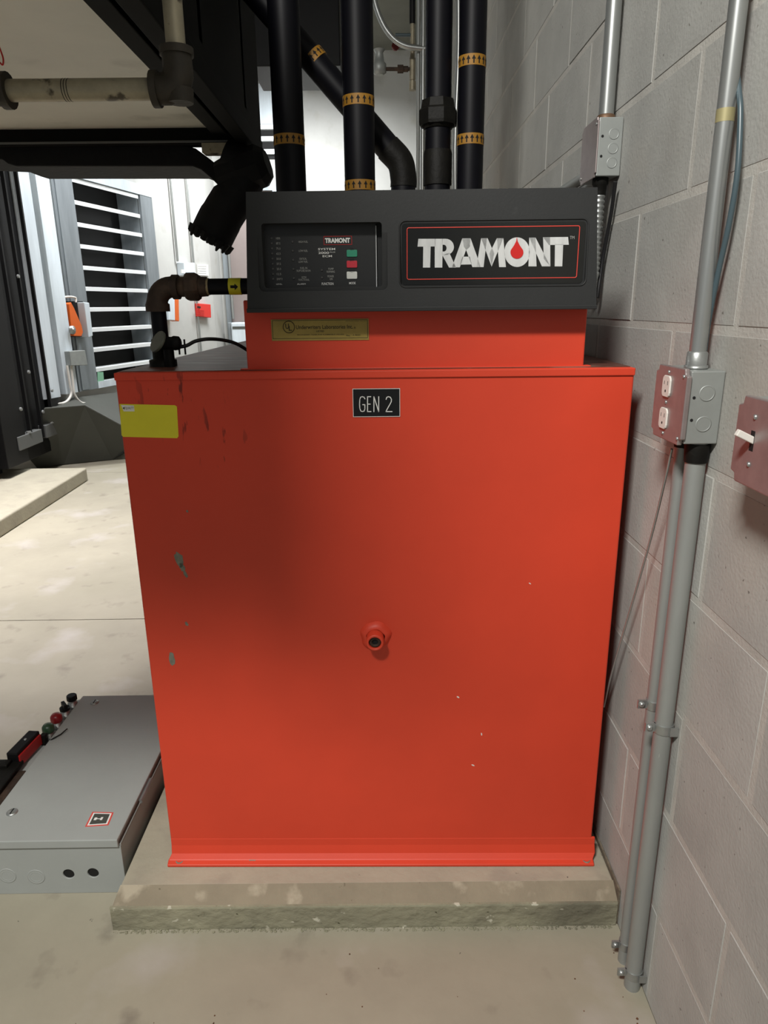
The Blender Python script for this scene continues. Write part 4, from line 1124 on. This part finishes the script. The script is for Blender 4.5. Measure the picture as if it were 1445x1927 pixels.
# sticker
def lidp(px, py): d_ = ray(px, py); v = EY + d_ * ((LZ1 - EYE) / d_.z) - en.location; return v
q = [lidp(x, y) for x, y in ((160, 1556), (204, 1553), (214, 1529), (174, 1528))]
for v in q: v.z = LZ1
so_ = MB().prism(q, (0, 0, .0004)).build('sticker', M['redline'], en)
cc = sum(q, Vector()) / 4
def shrink(k, z): return [Vector((cc.x + (v.x - cc.x) * k, cc.y + (v.y - cc.y) * k, z)) for v in q]
MB().prism(shrink(.86, LZ1 + .0004), (0, 0, .0002)).build('sticker_ring', M['white'], so_)
MB().prism(shrink(.72, LZ1 + .0006), (0, 0, .0002)).build('sticker_field', M['plinth'], so_)
mk = MB()
mk.box((cc.x - .013, cc.y - .004, LZ1 + .0008), (cc.x - .007, cc.y + .004, LZ1 + .001)); mk.box((cc.x + .001, cc.y - .004, LZ1 + .0008), (cc.x + .006, cc.y + .005, LZ1 + .001)); mk.box((cc.x - .007, cc.y - .001, LZ1 + .0008), (cc.x + .001, cc.y + .001, LZ1 + .001))
mk.build('sticker_print', M['white'], so_)
# operators along the left edge
xo = -.337
def operator(y, cap, kind, x=xo):
    b_ = MB().rev((x, y, EH), (0, 0, 1), [(0, .0165), (.003, .0165), (.004, .014), (.012, .014), (.013, .012), (.020, .012)], 20).build('operator_base', M['galv'], en)
    MB().box((x - .016, y - .022, EH), (x + .016, y + .022, EH + .0012)).build('legend_plate', M['sheetgrey'], en)
    if kind == 'knob':
        MB().rev((x, y, EH + .02), (0, 0, 1), [(0, .0135), (.002, .015), (.013, .015), (.016, .013)], 10, 0, False).build('knob', cap, en)
    elif kind == 'lens':
        MB().rev((x, y, EH + .016), (0, 0, 1), [(0, .0145), (.004, .016), (.016, .0155), (.022, .011), (.024, .002)], 20).build('lens_cap', cap, en)
    else:
        MB().rev((x, y, EH + .018), (0, 0, 1), [(0, .014), (.008, .014)], 16).build('selector_ring', cap, en)
        MB().box((-.005, -.015, 0), (.005, .015, .016), Matrix.Translation((x, y, EH + .024)) @ Matrix.Rotation(.7, 4, 'Z')).build('selector_lever', cap, en, .002)


operator(.552, M['black'], 'knob'); operator(.503, M['black'], 'selector'); operator(.450, M['redkey'], 'lens')
M['lensgreen'] = mat('green_lens', '2f4a34', .35); M['lensred'] = mat('red_lens', '8a1d22', .3)
for o in en.children:
    if o.name.startswith('lens_cap'): o.data.materials.clear(); o.data.materials.append(M['lensred'])
operator(.400, M['lensgreen'], 'lens')
MB().tube([(xo + .012, .372, EH + .030), (xo + .006, .362, EH + .004), (xo + .03, .362, EH + .020), (xo + .042, .380, EH + .020), (xo + .052, .400, EH + .024)], .0018, 6).build('hasp_wire', M['dark'], en)
MB().box((xo - .004, .358, EH + .001), (xo + .010, .374, EH + .030)).build('hasp_tab', M['iron'], en, .001)
# flange-operated disconnect handle
M['redside'] = mat('red_handle_side', 'a01c1c', .45)
MB().box((-.400, -.02, EH - .03), (-.322, .245, EH + .010)).build('handle_channel', M['malleable'], en, .004)
MB().box((-.385, .0, EH + .010), (-.340, .27, EH + .022)).build('handle_arm', M['iron'], en, .003)
Mh = Matrix.Translation((-.357, .312, EH + .030)) @ Matrix.Rotation(-.10, 4, 'Z')
MB().box((-.017, -.050, -.020), (.013, .050, .016), Mh).build('handle_grip', M['black'], en, .003)
MB().box((.013, -.048, -.022), (.018, .046, .008), Mh).build('grip_side', M['redside'], en, .001)
MB().rev(Mh @ Vector((-.002, .01, .016)), (0, 0, 1), [(0, .004), (.0015, .003)], 10).build('grip_rivet', M['galv'], en)
MB().box((-.400, .236, EH + .004), (-.365, .262, EH + .03)).build('latch', M['iron'], en, .002)

print('objects', len(bpy.data.objects))
